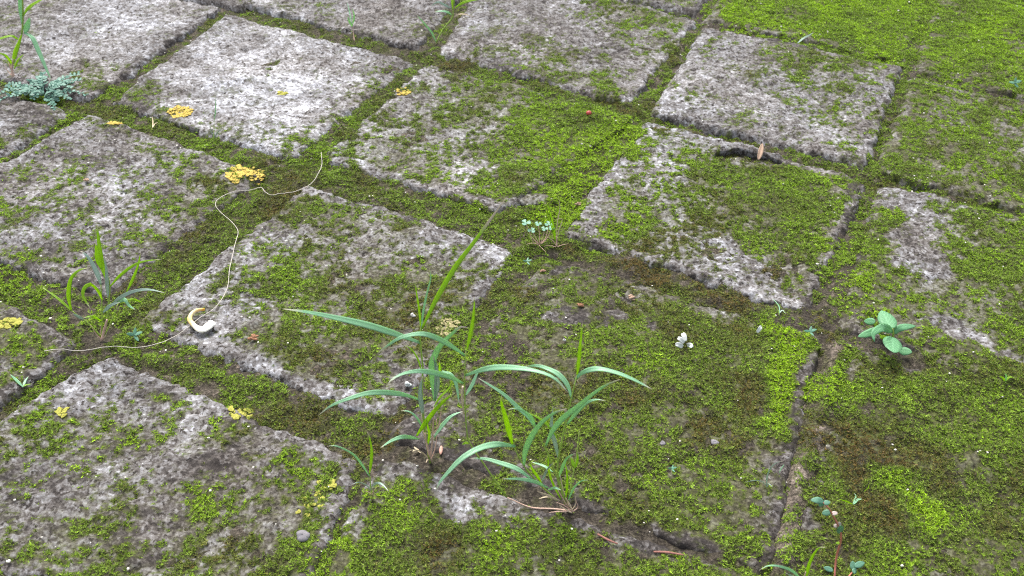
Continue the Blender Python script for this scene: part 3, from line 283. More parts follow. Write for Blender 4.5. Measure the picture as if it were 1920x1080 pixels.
PLANTS={
'A':([-0.0509,0.4202,0.0],[('stem',[[-0.0507,0.419,0.0015],[-0.0532,0.4202,0.0277],[-0.0541,0.4202,0.0637],[-0.0527,0.4202,0.0872],[-0.0536,0.4202,0.1078],[-0.0528,0.4202,0.1216]],0.0016,'g'),('stem',[[-0.0508,0.4199,0.0015],[-0.0488,0.4189,0.02],[-0.0476,0.4176,0.037],[-0.0466,0.4162,0.0561]],0.0013,'s'),('stem',[[-0.0501,0.4199,0.0015],[-0.052,0.4186,0.0169],[-0.0529,0.4172,0.0311]],0.0016,'s'),('leaf',[[-0.053,0.4202,0.1182],[-0.0517,0.4211,0.1209],[-0.0427,0.4276,0.1397],[-0.0327,0.4341,0.1569],[-0.0225,0.4398,0.1704],[-0.0135,0.4451,0.1831],[-0.0048,0.4502,0.1949]],0.0029,'Y'),('leaf',[[-0.0529,0.4202,0.1191],[-0.0536,0.4222,0.1324],[-0.0549,0.4239,0.1439],[-0.0556,0.4252,0.152]],0.0013,'y'),('leaf',[[-0.0526,0.4202,0.1199],[-0.0512,0.4231,0.1317],[-0.049,0.4261,0.1428],[-0.0468,0.4286,0.1524],[-0.0477,0.4302,0.1582]],0.0013,'b'),('leaf',[[-0.0533,0.4202,0.1082],[-0.0651,0.4179,0.1159],[-0.0816,0.4146,0.1258],[-0.1015,0.4106,0.1351],[-0.1156,0.4077,0.141],[-0.1281,0.4052,0.1451]],0.0038,'b'),('leaf',[[-0.0462,0.4202,0.0582],[-0.0461,0.4149,0.0855],[-0.0457,0.4116,0.1014],[-0.041,0.4081,0.1173],[-0.0334,0.4042,0.1314],[-0.0274,0.4015,0.1399],[-0.024,0.4002,0.1404]],0.0044,'b'),('leaf',[[-0.0459,0.4202,0.0592],[-0.0441,0.4166,0.0774],[-0.0438,0.4129,0.0949],[-0.0451,0.4102,0.1073]],0.0034,'p'),('leaf',[[-0.0553,0.4202,0.0587],[-0.0645,0.4155,0.068],[-0.0747,0.4105,0.0747],[-0.0846,0.4056,0.0788],[-0.0944,0.4005,0.0795],[-0.1051,0.3948,0.0785],[-0.1127,0.3902,0.0743]],0.0032,'b'),('leaf',[[-0.0541,0.4202,0.044],[-0.0545,0.4182,0.0585],[-0.0544,0.4162,0.0726],[-0.0525,0.4142,0.0859]],0.0031,'p'),('leaf',[[-0.0589,0.4202,0.0248],[-0.0526,0.4171,0.0404],[-0.0454,0.4136,0.057],[-0.0386,0.4107,0.0697],[-0.0324,0.4082,0.0787]],0.003,'y'),('leaf',[[-0.0573,0.4202,0.0222],[-0.0658,0.413,0.0316],[-0.0728,0.4069,0.0347],[-0.0794,0.4002,0.0349]],0.0028,'b'),('leaf',[[-0.0474,0.4202,0.0243],[-0.0421,0.4246,0.0311],[-0.0364,0.4285,0.0358],[-0.0293,0.4322,0.0367]],0.0025,'b'),('leaf',[[-0.0481,0.4202,0.0773],[-0.0444,0.4178,0.0836],[-0.0418,0.4155,0.0906],[-0.0416,0.4122,0.102]],0.0023,'y'),('leaf',[[-0.041,0.4202,0.085],[-0.0356,0.4174,0.0853],[-0.0321,0.4141,0.0806],[-0.0299,0.4082,0.0699]],0.0023,'b'),('leaf',[[-0.0526,0.4202,0.014],[-0.0503,0.4186,0.0281],[-0.0512,0.4172,0.0398],[-0.0512,0.4162,0.0485]],0.0018,'y'),('leaf',[[-0.061,0.4202,0.0146],[-0.0558,0.4162,0.0132]],0.0013,'w'),('leaf',[[-0.0508,0.4199,0.0015],[-0.0517,0.4163,0.0079],[-0.0525,0.4102,0.0109]],0.0011,'w'),('leaf',[[-0.0477,0.4202,0.028],[-0.0445,0.4213,0.0331],[-0.0431,0.4228,0.0416],[-0.0424,0.4242,0.0492]],0.0011,'s'),('stem',[[-0.0508,0.4199,0.0015],[-0.0527,0.4216,0.0156],[-0.0549,0.4228,0.0277],[-0.0556,0.4242,0.0415]],0.0009,'w'),('stem',[[-0.0505,0.4199,0.0015],[-0.0472,0.4222,0.012],[-0.046,0.4242,0.0235],[-0.0463,0.4262,0.0347]],0.0008,'s'),('leaf',[[-0.0508,0.4202,0.0022],[-0.0544,0.416,0.0135],[-0.0593,0.4118,0.0214],[-0.0636,0.4082,0.0233]],0.0011,'w'),('leaf',[[-0.0474,0.4202,0.0513],[-0.0429,0.4245,0.0577],[-0.0377,0.4283,0.0618],[-0.0352,0.4322,0.0686]],0.0014,'y'),('leaf',[[-0.0538,0.4202,0.0307],[-0.0582,0.4219,0.0399],[-0.0629,0.4231,0.0443],[-0.0686,0.4242,0.0439]],0.0014,'b'),('leaf',[[-0.0532,0.4202,0.0826],[-0.0563,0.4246,0.0909],[-0.0606,0.4279,0.0957],[-0.0651,0.4302,0.0969]],0.0012,'y')]),
'B':([0.0432,0.3854,0.0],[('stem',[[0.0431,0.3846,0.0015],[0.0304,0.3848,0.0023],[0.0167,0.3841,0.0034],[0.0012,0.3834,0.0133]],0.0011,'s'),('stem',[[0.0012,0.3834,0.0133],[-0.0085,0.3837,0.0319],[-0.0175,0.384,0.0512],[-0.0227,0.3842,0.061],[-0.0245,0.3845,0.0837],[-0.025,0.3849,0.1104],[-0.0247,0.3852,0.1263],[-0.024,0.3854,0.1377]],0.0011,'g'),('leaf',[[-0.024,0.3854,0.1357],[-0.0224,0.3877,0.1432],[-0.0208,0.3907,0.1528],[-0.0201,0.3936,0.1619],[-0.0202,0.3954,0.1676]],0.0021,'y'),('leaf',[[-0.0246,0.3854,0.1328],[-0.0303,0.3834,0.1401],[-0.0381,0.3808,0.1489],[-0.0471,0.378,0.155],[-0.0579,0.3749,0.1547],[-0.0658,0.3722,0.1502],[-0.0709,0.3704,0.1458]],0.0028,'b'),('leaf',[[-0.0257,0.3854,0.1108],[-0.0327,0.38,0.1211],[-0.0412,0.3738,0.1302],[-0.0483,0.3685,0.1364],[-0.0556,0.363,0.1399],[-0.0613,0.3583,0.1401],[-0.0638,0.3554,0.1385]],0.003,'b'),('leaf',[[-0.0247,0.3854,0.1173],[-0.0132,0.3816,0.1267],[-0.0023,0.3781,0.132],[0.012,0.3734,0.1353],[0.0241,0.3692,0.1344],[0.0326,0.3654,0.1268]],0.0032,'b'),('leaf',[[-0.0245,0.3854,0.1008],[-0.021,0.3892,0.1058],[-0.0182,0.3932,0.1114],[-0.0158,0.3954,0.1137]],0.002,'b'),('stem',[[-0.026,0.3854,0.1082],[-0.0266,0.3854,0.0994],[-0.0255,0.3854,0.0855]],0.0014,'w'),('leaf',[[-0.0227,0.3854,0.0592],[-0.0247,0.3854,0.0596],[-0.0269,0.3854,0.058]],0.0016,'y'),('stem',[[0.0387,0.3854,0.0069],[0.0318,0.3835,0.0328],[0.0235,0.3814,0.061],[0.018,0.3801,0.0765],[0.0152,0.3794,0.0845]],0.0013,'g'),('leaf',[[0.0161,0.3854,0.076],[0.0121,0.3878,0.082],[0.0059,0.3905,0.087],[-0.0028,0.3944,0.0937],[-0.0111,0.3977,0.0975],[-0.0179,0.4004,0.1003]],0.0024,'b'),('leaf',[[0.0167,0.3814,0.0773],[0.0143,0.3778,0.0913],[0.0097,0.3746,0.1008],[0.0041,0.3716,0.1064],[-0.0,0.3694,0.1077]],0.0019,'b'),('leaf',[[0.0302,0.3854,0.0668],[0.0251,0.3887,0.0732],[0.0186,0.3919,0.0769],[0.0105,0.3954,0.0783]],0.0015,'y'),('stem',[[0.0394,0.3854,0.0069],[0.0332,0.3876,0.0262],[0.032,0.3894,0.0425],[0.0336,0.3912,0.0588],[0.035,0.3929,0.0733],[0.0367,0.3946,0.0869],[0.0379,0.396,0.0981],[0.0394,0.3974,0.1084]],0.0013,'g'),('leaf',[[0.0395,0.3974,0.1075],[0.0397,0.3992,0.119],[0.0398,0.4011,0.1299],[0.04,0.4023,0.1371],[0.0401,0.4034,0.1434]],0.0023,'y'),('leaf',[[0.0375,0.3954,0.0907],[0.0346,0.3999,0.0976],[0.0294,0.4041,0.1016],[0.0231,0.4079,0.1023],[0.0168,0.4114,0.1012],[0.0093,0.4154,0.0964]],0.0029,'b'),('leaf',[[0.0384,0.3974,0.1048],[0.0425,0.3958,0.1127],[0.0496,0.3939,0.1176],[0.0586,0.3916,0.1182],[0.0689,0.3888,0.1163],[0.0816,0.3854,0.1114]],0.003,'b'),('leaf',[[0.0232,0.3794,0.0666],[0.026,0.3758,0.0832],[0.0309,0.3718,0.0991],[0.0387,0.367,0.1153],[0.0462,0.362,0.1314],[0.052,0.3585,0.1415],[0.0576,0.3554,0.1485]],0.0032,'b'),('leaf',[[0.0361,0.3954,0.0682],[0.0408,0.3922,0.0828],[0.0455,0.3895,0.0937],[0.0508,0.3873,0.0994],[0.0562,0.3854,0.1005]],0.0024,'b'),('leaf',[[0.0107,0.3734,0.0552],[0.011,0.369,0.0734],[0.0138,0.3643,0.0915],[0.0184,0.3594,0.1084],[0.0246,0.3544,0.1222],[0.0309,0.3504,0.1303]],0.0034,'b'),('stem',[[0.0334,0.3854,0.0099],[0.0211,0.3814,0.0286],[0.0111,0.3774,0.0498],[0.0038,0.3734,0.0731]],0.0012,'g'),('leaf',[[0.0035,0.3734,0.0735],[0.0007,0.3708,0.0902],[-0.0017,0.3684,0.1052],[-0.0036,0.3667,0.1151],[-0.0035,0.3654,0.1233]],0.003,'y'),('leaf',[[0.0051,0.3734,0.0722],[-0.0048,0.3677,0.0801],[-0.0147,0.3618,0.0833],[-0.0246,0.355,0.0821],[-0.0323,0.3483,0.0773],[-0.0371,0.3435,0.0731],[-0.0387,0.3404,0.0689]],0.0036,'b'),('leaf',[[0.0159,0.3734,0.0425],[0.0073,0.3764,0.0478],[-0.0037,0.3799,0.049],[-0.0135,0.3828,0.0489],[-0.0224,0.3854,0.0454]],0.0028,'b'),('leaf',[[0.0263,0.3734,0.0349],[0.0175,0.3708,0.0438],[0.0075,0.3679,0.0493],[-0.0014,0.3654,0.052]],0.0023,'b'),('leaf',[[0.0225,0.3774,0.0343],[0.0174,0.3753,0.0468],[0.0134,0.3734,0.0582]],0.0018,'y'),('leaf',[[0.0326,0.3934,0.0388],[0.0296,0.391,0.0559],[0.0266,0.389,0.0696],[0.0261,0.387,0.0836],[0.0262,0.3854,0.0945]],0.0027,'p'),('leaf',[[0.0336,0.3934,0.0206],[0.035,0.389,0.0354],[0.037,0.3845,0.0501],[0.0414,0.3804,0.0597]],0.0022,'b'),('leaf',[[0.0224,0.3774,0.0353],[0.0246,0.3701,0.0564],[0.0277,0.3654,0.0682]],0.0015,'p'),('leaf',[[0.0293,0.3854,0.0355],[0.0237,0.3889,0.0365],[0.0158,0.3934,0.0348]],0.0015,'b'),('stem',[[0.0404,0.3854,0.0124],[0.0419,0.3902,0.0219],[0.0434,0.3946,0.0306],[0.0443,0.3992,0.0396],[0.045,0.4054,0.0516]],0.0008,'g'),('leaf',[[0.0438,0.3934,0.0301],[0.042,0.3952,0.0329],[0.0404,0.3974,0.0364]],0.0024,'y'),('leaf',[[0.0443,0.3954,0.0287],[0.045,0.3974,0.0336],[0.045,0.3994,0.0384]],0.0015,'y'),('leaf',[[0.0268,0.3794,0.0257],[0.0305,0.3774,0.03],[0.0344,0.3754,0.0307]],0.002,'b'),('leaf',[[0.031,0.3774,0.0212],[0.0248,0.3751,0.0269],[0.02,0.3734,0.0309]],0.0014,'w'),('root',[[0.0431,0.3842,0.0015],[0.0356,0.3818,0.0015],[0.0287,0.3814,0.0028]],0.0011,'s'),('root',[[0.0431,0.3846,0.0015],[0.0455,0.3854,0.0073],[0.0441,0.3854,0.0169]],0.0008,'w'),('root',[[0.0431,0.3846,0.0015],[0.0387,0.3845,0.0059],[0.033,0.3834,0.0103]],0.0009,'s'),('root',[[0.0438,0.3843,0.0015],[0.0414,0.3848,0.0077],[0.0383,0.3844,0.0136]],0.0013,'w'),('root',[[0.0438,0.3838,0.0015],[0.047,0.3849,0.0047],[0.0451,0.3844,0.0118]],0.0009,'s'),('root',[[0.0431,0.383,0.0015],[0.0395,0.3835,0.0039],[0.0351,0.3814,0.0097]],0.0011,'w'),('leaf',[[0.0386,0.3854,0.0091],[0.0392,0.3884,0.0214],[0.0379,0.3909,0.0317],[0.0354,0.3934,0.0409]],0.0014,'y'),('leaf',[[0.0354,0.3814,0.0152],[0.0286,0.383,0.0307],[0.0259,0.3842,0.0443],[0.0259,0.3854,0.0569]],0.0014,'y'),('leaf',[[0.0405,0.3854,0.0103],[0.0429,0.3829,0.0242],[0.0468,0.3809,0.0332],[0.0511,0.3794,0.0364]],0.0014,'b'),('leaf',[[0.0346,0.3794,0.0166],[0.0276,0.3763,0.0234],[0.0209,0.3734,0.0247]],0.0014,'w'),('stem',[[0.0416,0.3854,0.0038],[0.0368,0.3876,0.0169],[0.0341,0.3894,0.0282]],0.0009,'w'),('stem',[[0.0409,0.3854,0.0037],[0.0338,0.3831,0.0203],[0.0291,0.3814,0.0337]],0.0008,'s')]),
'C':([-0.3092,0.5295,0.0],[('stem',[[-0.3083,0.5279,0.0015],[-0.3059,0.5303,0.0131],[-0.3021,0.5311,0.0278],[-0.298,0.5325,0.0495]],0.0011,'g'),('stem',[[-0.3083,0.5291,0.0015],[-0.3057,0.5295,0.0078],[-0.2995,0.5295,0.0199],[-0.2946,0.5295,0.0353],[-0.2905,0.5295,0.0493],[-0.2894,0.5295,0.0583]],0.0017,'g'),('stem',[[-0.3083,0.5279,0.0015],[-0.3052,0.5287,0.0086],[-0.2992,0.5275,0.0201]],0.0022,'s'),('leaf',[[-0.2966,0.5295,0.051],[-0.2972,0.5311,0.0556],[-0.2988,0.5333,0.0613],[-0.3023,0.5363,0.0685],[-0.3055,0.5381,0.0718],[-0.309,0.5395,0.0734]],0.0036,'p'),('leaf',[[-0.2909,0.5295,0.0523],[-0.2936,0.5342,0.0652],[-0.2939,0.5387,0.0781],[-0.294,0.5416,0.0863],[-0.2937,0.5445,0.0945]],0.0037,'y'),('leaf',[[-0.2925,0.5295,0.0661],[-0.293,0.5307,0.0719],[-0.293,0.5323,0.0802],[-0.2931,0.5335,0.0859]],0.0045,'y'),('leaf',[[-0.2944,0.5295,0.0379],[-0.2906,0.528,0.0545],[-0.287,0.5265,0.0706],[-0.2854,0.5255,0.0816]],0.0027,'p'),('leaf',[[-0.2905,0.5295,0.0493],[-0.2821,0.5295,0.0587],[-0.2716,0.5295,0.068],[-0.2616,0.5295,0.0738],[-0.2474,0.5295,0.0768]],0.0021,'y'),('leaf',[[-0.2797,0.5295,0.0442],[-0.273,0.5312,0.0557],[-0.2676,0.5328,0.0665],[-0.2633,0.5345,0.0784]],0.0021,'y'),('leaf',[[-0.2961,0.5295,0.029],[-0.2841,0.526,0.0419],[-0.2711,0.5224,0.0517],[-0.2576,0.5186,0.0575],[-0.2444,0.5145,0.0586]],0.0026,'p'),('leaf',[[-0.2884,0.5275,0.0358],[-0.2798,0.5239,0.0424],[-0.2759,0.5207,0.0397],[-0.2705,0.5175,0.0387]],0.0029,'b'),('leaf',[[-0.2808,0.5295,0.0375],[-0.2759,0.5314,0.0361],[-0.2717,0.5335,0.0314]],0.0017,'y'),('stem',[[-0.3091,0.5295,0.0022],[-0.3137,0.5278,0.0149],[-0.3185,0.5266,0.0222],[-0.3222,0.5255,0.0287]],0.0014,'g'),('leaf',[[-0.3224,0.5255,0.0282],[-0.3221,0.5275,0.0394],[-0.3188,0.5295,0.0515],[-0.3149,0.5308,0.0581],[-0.3093,0.5321,0.0623],[-0.3026,0.5335,0.0634]],0.0032,'y'),('leaf',[[-0.3222,0.5255,0.0287],[-0.3332,0.5322,0.0338],[-0.3463,0.5395,0.0378]],0.0019,'y'),('leaf',[[-0.2991,0.5295,0.0362],[-0.2974,0.5251,0.0496],[-0.2991,0.5217,0.0575],[-0.3024,0.5192,0.0574],[-0.3043,0.5163,0.0534],[-0.3023,0.5133,0.0495],[-0.2982,0.5095,0.0455]],0.0032,'y'),('leaf',[[-0.3046,0.5295,0.017],[-0.3088,0.5266,0.0232],[-0.3149,0.5235,0.024]],0.0019,'y'),('stem',[[-0.3061,0.5295,0.0045],[-0.302,0.5311,0.0104],[-0.2963,0.5334,0.0193],[-0.2918,0.5355,0.0277]],0.001,'g'),('leaf',[[-0.3004,0.5275,0.0264],[-0.2911,0.5236,0.0365],[-0.2812,0.5195,0.0436]],0.0026,'p'),('leaf',[[-0.3156,0.5255,0.0212],[-0.3176,0.5235,0.0255],[-0.3198,0.5215,0.0293]],0.0026,'p'),('root',[[-0.3083,0.5279,0.0015],[-0.3109,0.528,0.0057],[-0.312,0.5255,0.0165]],0.001,'s'),('root',[[-0.3081,0.5274,0.0015],[-0.3093,0.5302,0.0037],[-0.3083,0.5315,0.0113]],0.001,'s'),('root',[[-0.3079,0.528,0.0015],[-0.3045,0.5304,0.0059],[-0.3,0.5315,0.0128]],0.0011,'w')]),
'D':([-0.0854,0.3896,0.0],[('stem',[[-0.0851,0.3884,0.0015],[-0.0858,0.3896,0.0087],[-0.0855,0.3896,0.0194]],0.0009,'g'),('leaf',[[-0.0858,0.3896,0.0194],[-0.0894,0.3896,0.0301],[-0.0937,0.3896,0.0396],[-0.0992,0.3896,0.0448],[-0.1048,0.3896,0.048],[-0.1101,0.3896,0.0472]],0.0017,'b'),('leaf',[[-0.0857,0.3896,0.0215],[-0.0845,0.3924,0.03],[-0.0839,0.3951,0.0381],[-0.0851,0.3981,0.0466],[-0.0864,0.3996,0.0504]],0.0019,'y'),('leaf',[[-0.0855,0.3896,0.0082],[-0.0811,0.3859,0.0174],[-0.0768,0.3826,0.0206],[-0.0722,0.3776,0.0205]],0.0016,'p'),('leaf',[[-0.0855,0.3896,0.0033],[-0.0868,0.3876,0.0112],[-0.0892,0.3857,0.0166],[-0.0923,0.3838,0.0204],[-0.096,0.3816,0.0204]],0.0011,'p'),('root',[[-0.0851,0.3884,0.0015],[-0.0832,0.3876,0.0081],[-0.0798,0.3856,0.0152]],0.0006,'s'),('root',[[-0.0851,0.3884,0.0015],[-0.0874,0.3874,0.006],[-0.0897,0.3856,0.0093]],0.0006,'s')]),
'E':([-0.5408,0.9255,0.0],[('stem',[[-0.5392,0.9227,0.0015],[-0.5393,0.9255,0.0088],[-0.5341,0.9255,0.0201]],0.0026,'s'),('stem',[[-0.5386,0.924,0.0015],[-0.5404,0.9255,0.0088],[-0.5408,0.9255,0.015]],0.0016,'s'),('leaf',[[-0.5362,0.9255,0.0151],[-0.5299,0.9255,0.0264],[-0.5227,0.9255,0.0376],[-0.5144,0.9255,0.0521]],0.0058,'y'),('stem',[[-0.5166,0.9255,0.0485],[-0.5117,0.9263,0.0624],[-0.5078,0.9271,0.0766],[-0.5028,0.9285,0.0987]],0.0019,'g'),('leaf',[[-0.5127,0.9255,0.0598],[-0.5104,0.9273,0.0736],[-0.5081,0.929,0.0871],[-0.5046,0.9315,0.1057]],0.0051,'b'),('leaf',[[-0.5095,0.9255,0.0687],[-0.501,0.9271,0.0774],[-0.4877,0.9291,0.085],[-0.4719,0.9315,0.0924]],0.0038,'y'),('leaf',[[-0.5138,0.9255,0.0504],[-0.5033,0.9193,0.0478],[-0.4972,0.9118,0.0393],[-0.49,0.9019,0.0277],[-0.4816,0.8905,0.0146]],0.0051,'b'),('leaf',[[-0.5129,0.9255,0.0498],[-0.5097,0.9283,0.0569],[-0.5059,0.9315,0.0649]],0.0057,'b'),('leaf',[[-0.5223,0.9255,0.0424],[-0.527,0.9238,0.0466],[-0.5385,0.9209,0.0446],[-0.5521,0.9175,0.0392]],0.0035,'y'),('leaf',[[-0.537,0.9255,0.0126],[-0.5394,0.9235,0.024],[-0.5482,0.9215,0.0289]],0.0032,'y'),('leaf',[[-0.537,0.9255,0.0089],[-0.5311,0.9286,0.0175],[-0.5237,0.9315,0.0237]],0.0026,'y'),('root',[[-0.5392,0.9227,0.0015],[-0.5446,0.9255,0.0061],[-0.5457,0.9255,0.0135]],0.0012,'s')]),
'G':([-0.0981,1.0452,0.0],[('stem',[[-0.0978,1.0421,0.0015],[-0.0922,1.0452,0.0121],[-0.0859,1.0452,0.0202],[-0.0791,1.0452,0.0283],[-0.0777,1.0452,0.0399],[-0.0781,1.0452,0.0544]],0.0018,'g'),('leaf',[[-0.0783,1.0452,0.0379],[-0.0783,1.0469,0.0486],[-0.0789,1.0489,0.0615],[-0.0795,1.0502,0.0697]],0.0038,'y'),('leaf',[[-0.0979,1.0435,0.0015],[-0.1032,1.0439,0.0123],[-0.1108,1.0427,0.0218],[-0.12,1.0412,0.0331]],0.0021,'b'),('leaf',[[-0.0796,1.0452,0.0315],[-0.0842,1.0419,0.036],[-0.0911,1.0377,0.0389],[-0.0985,1.0332,0.0394]],0.0027,'b'),('leaf',[[-0.0785,1.0452,0.0283],[-0.0716,1.0434,0.0332],[-0.0642,1.0417,0.0343],[-0.0537,1.0392,0.0326]],0.0015,'w'),('leaf',[[-0.0765,1.0452,0.0393],[-0.0674,1.0463,0.0455],[-0.0572,1.0473,0.0486],[-0.0386,1.0492,0.0516]],0.0029,'y'),('leaf',[[-0.0801,1.0452,0.0392],[-0.0889,1.0421,0.0453],[-0.0953,1.04,0.0485],[-0.103,1.0372,0.0438]],0.0024,'p')]),
'K':([0.0372,0.6639,0.0],[('stem',[[0.0371,0.6619,0.0015],[0.037,0.6639,0.0052],[0.0362,0.6639,0.0097]],0.0014,'s'),('leaf',[[0.0364,0.6639,0.0063],[0.033,0.6653,0.0198],[0.0292,0.6667,0.0325],[0.0262,0.6674,0.0385],[0.023,0.6679,0.0397]],0.0015,'y'),('leaf',[[0.036,0.6639,0.0051],[0.0321,0.6639,0.018],[0.0274,0.6639,0.0307],[0.0249,0.6639,0.0371]],0.0012,'y'),('leaf',[[0.0367,0.6639,0.0063],[0.0365,0.6661,0.0216],[0.038,0.6682,0.0351],[0.0361,0.6699,0.0453]],0.0008,'w'),('leaf',[[0.0375,0.6639,0.0069],[0.0382,0.6639,0.016],[0.0404,0.6639,0.0246],[0.0389,0.6639,0.0273],[0.0345,0.6639,0.0254]],0.0009,'w'),('root',[[0.0371,0.6626,0.0015],[0.0332,0.6624,0.0067],[0.0284,0.661,0.0116],[0.0254,0.6599,0.0162]],0.0008,'s'),('root',[[0.0376,0.6612,0.0015],[0.0417,0.6621,0.0027],[0.0469,0.6599,0.0058]],0.0007,'s'),('root',[[0.0367,0.6611,0.0015],[0.0307,0.6615,0.0015],[0.0252,0.659,0.0015]],0.0007,'s')]),
'N':([0.1814,0.3366,0.0],[('leaf',[[0.1825,0.3356,0.0015],[0.1823,0.3372,0.0069],[0.1819,0.3382,0.0164],[0.1831,0.3393,0.0262],[0.1854,0.34,0.0307],[0.1893,0.3406,0.0306]],0.0021,'y'),('leaf',[[0.1802,0.3356,0.0015],[0.1746,0.3347,0.0103],[0.1682,0.3328,0.0182],[0.159,0.3302,0.0253],[0.1527,0.3283,0.0273],[0.1485,0.3266,0.0253]],0.0017,'b'),('leaf',[[0.1798,0.3348,0.0015],[0.1719,0.3305,0.0132],[0.1635,0.3246,0.0266]],0.0017,'p'),('stem',[[0.1807,0.3348,0.0015],[0.1812,0.3366,0.0039],[0.1808,0.3366,0.01]],0.001,'s')]),
'T1':([0.2143,0.5838,0.0],[('leaf',[[0.2137,0.5821,0.0015],[0.2146,0.5891,0.0033],[0.2122,0.5937,0.0048],[0.2098,0.5972,0.0051]],0.001,'b'),('leaf',[[0.2139,0.5833,0.0015],[0.2172,0.5874,0.0015],[0.2191,0.5836,0.0015]],0.001,'p'),('stem',[[0.2134,0.5808,0.0015],[0.2132,0.5845,0.0039]],0.0007,'g')]),
'T2':([0.1715,0.4059,0.0],[('leaf',[[0.171,0.4047,0.0015],[0.1685,0.4028,0.0163],[0.1681,0.4001,0.0297],[0.1703,0.3981,0.0369],[0.1732,0.3964,0.0406]],0.001,'p'),('leaf',[[0.1711,0.4059,0.0022],[0.1651,0.4003,0.0138],[0.1574,0.3937,0.0233],[0.1493,0.3862,0.0311]],0.0007,'p'),('leaf',[[0.171,0.4047,0.0015],[0.171,0.4034,0.0075],[0.1733,0.4007,0.0077]],0.001,'p'),('leaf',[[0.1782,0.4059,0.0253],[0.1762,0.4039,0.0233],[0.175,0.4018,0.0205]],0.0006,'b')]),
'T3':([-0.1987,1.0498,0.0],[('stem',[[-0.193,1.0416,0.0015],[-0.195,1.0498,0.0074],[-0.1956,1.0498,0.0147]],0.001,'s'),('leaf',[[-0.1957,1.0498,0.0133],[-0.1964,1.0393,0.0234],[-0.196,1.0298,0.0329]],0.0026,'b'),('leaf',[[-0.1956,1.0498,0.0147],[-0.1907,1.0405,0.0282],[-0.1904,1.03,0.0431]],0.0019,'b'),('leaf',[[-0.196,1.0498,0.0173],[-0.1996,1.0613,0.025],[-0.2037,1.0718,0.0319]],0.0014,'b')]),
'T4':([-0.3002,0.8216,0.0],[('stem',[[-0.2985,0.8162,0.0015],[-0.2979,0.8216,0.0103],[-0.2956,0.8216,0.0205]],0.0008,'g'),('leaf',[[-0.296,0.8216,0.0182],[-0.2937,0.8244,0.0267],[-0.2926,0.8283,0.039]],0.001,'b'),('leaf',[[-0.2993,0.8212,0.0015],[-0.2916,0.8145,0.0118],[-0.2856,0.8099,0.016]],0.001,'p'),('leaf',[[-0.2997,0.8216,0.0024],[-0.3008,0.8201,0.0093],[-0.3003,0.8188,0.0161]],0.0009,'p')]),
'T5':([-0.3474,0.4762,0.0],[('leaf',[[-0.3456,0.4748,0.0015],[-0.3523,0.4798,0.0015],[-0.3594,0.4859,0.0015]],0.0019,'b'),('leaf',[[-0.3461,0.4759,0.0015],[-0.3467,0.4811,0.0015],[-0.3462,0.4854,0.0015]],0.0017,'b'),('leaf',[[-0.3464,0.4748,0.0015],[-0.3443,0.477,0.0015],[-0.3409,0.4782,0.0015]],0.0013,'y')]),
'T6':([-0.3737,0.8657,0.0],[('leaf',[[-0.3628,0.8312,0.0015],[-0.3657,0.8424,0.0015],[-0.3702,0.8536,0.0015]],0.0009,'w'),('leaf',[[-0.3628,0.8312,0.0015],[-0.3626,0.8394,0.0015],[-0.3601,0.8417,0.0015]],0.0008,'w')]),
'T7':([0.3368,1.0805,0.0],[('leaf',[[0.3288,1.0739,0.0015],[0.3372,1.0837,0.0039],[0.3448,1.0865,0.007],[0.3491,1.0883,0.009]],0.0022,'p')]),
'T8':([0.369,0.5142,0.0],[('leaf',[[0.3679,0.5127,0.0015],[0.3561,0.5021,0.0161],[0.3484,0.4949,0.0241]],0.0016,'y'),('leaf',[[0.3679,0.5127,0.0015],[0.371,0.5154,0.0033],[0.3758,0.5166,0.0024]],0.0016,'y'),('leaf',[[0.3679,0.5127,0.0015],[0.363,0.508,0.0116],[0.3583,0.5041,0.0185]],0.0016,'b'),('stem',[[0.367,0.5104,0.0015],[0.3687,0.5149,0.0015]],0.0007,'g')]),
'T9':([0.2236,0.3977,0.0],[('leaf',[[0.2263,0.3959,0.0015],[0.2175,0.389,0.0132],[0.2062,0.3786,0.0273]],0.0009,'y'),('leaf',[[0.2263,0.3959,0.0015],[0.23,0.3999,0.0015],[0.2339,0.4013,0.0015]],0.0019,'b'),('leaf',[[0.2263,0.3959,0.0015],[0.2301,0.4029,0.0015],[0.2293,0.4055,0.0015]],0.0011,'b'),('leaf',[[0.2308,0.3977,0.0125],[0.2288,0.3912,0.024],[0.2252,0.3857,0.0349]],0.0007,'y')]),
'H':([0.2952,0.5514,0.0],[('stem',[[0.294,0.5485,0.0015],[0.2942,0.5514,0.005],[0.2927,0.5514,0.0117],[0.2907,0.5514,0.016]],0.002,'g'),('stem',[[0.2933,0.5494,0.0046],[0.2864,0.5516,0.0067],[0.2808,0.5536,0.0112],[0.278,0.5554,0.0173]],0.0011,'y'),('stem',[[0.2941,0.5494,0.0035],[0.2961,0.5463,0.002],[0.2981,0.5428,0.0015]],0.0011,'y'),('oval',[[0.2914,0.5534,0.0142],[0.2888,0.5734,0.0149]],0.0136,'h'),('oval',[[0.2924,0.5514,0.0128],[0.2799,0.5442,0.0231],[0.2707,0.5369,0.0234],[0.271,0.5314,0.0199]],0.0066,'h'),('oval',[[0.2945,0.5534,0.0088],[0.2996,0.5558,0.0135],[0.312,0.5594,0.0125]],0.0057,'h'),('oval',[[0.2914,0.5474,0.0109],[0.2879,0.5368,0.0129],[0.2848,0.5254,0.0154]],0.0149,'h'),('oval',[[0.2969,0.5414,0.0028],[0.3048,0.5374,0.0054]],0.0066,'h'),('oval',[[0.2797,0.5494,0.0173],[0.2722,0.5465,0.0151],[0.2632,0.5434,0.0138]],0.0061,'h'),('oval',[[0.278,0.5554,0.0189],[0.2713,0.5594,0.0155]],0.0057,'h'),('oval',[[0.2877,0.5474,0.0096],[0.2797,0.5434,0.014]],0.0035,'y')]),
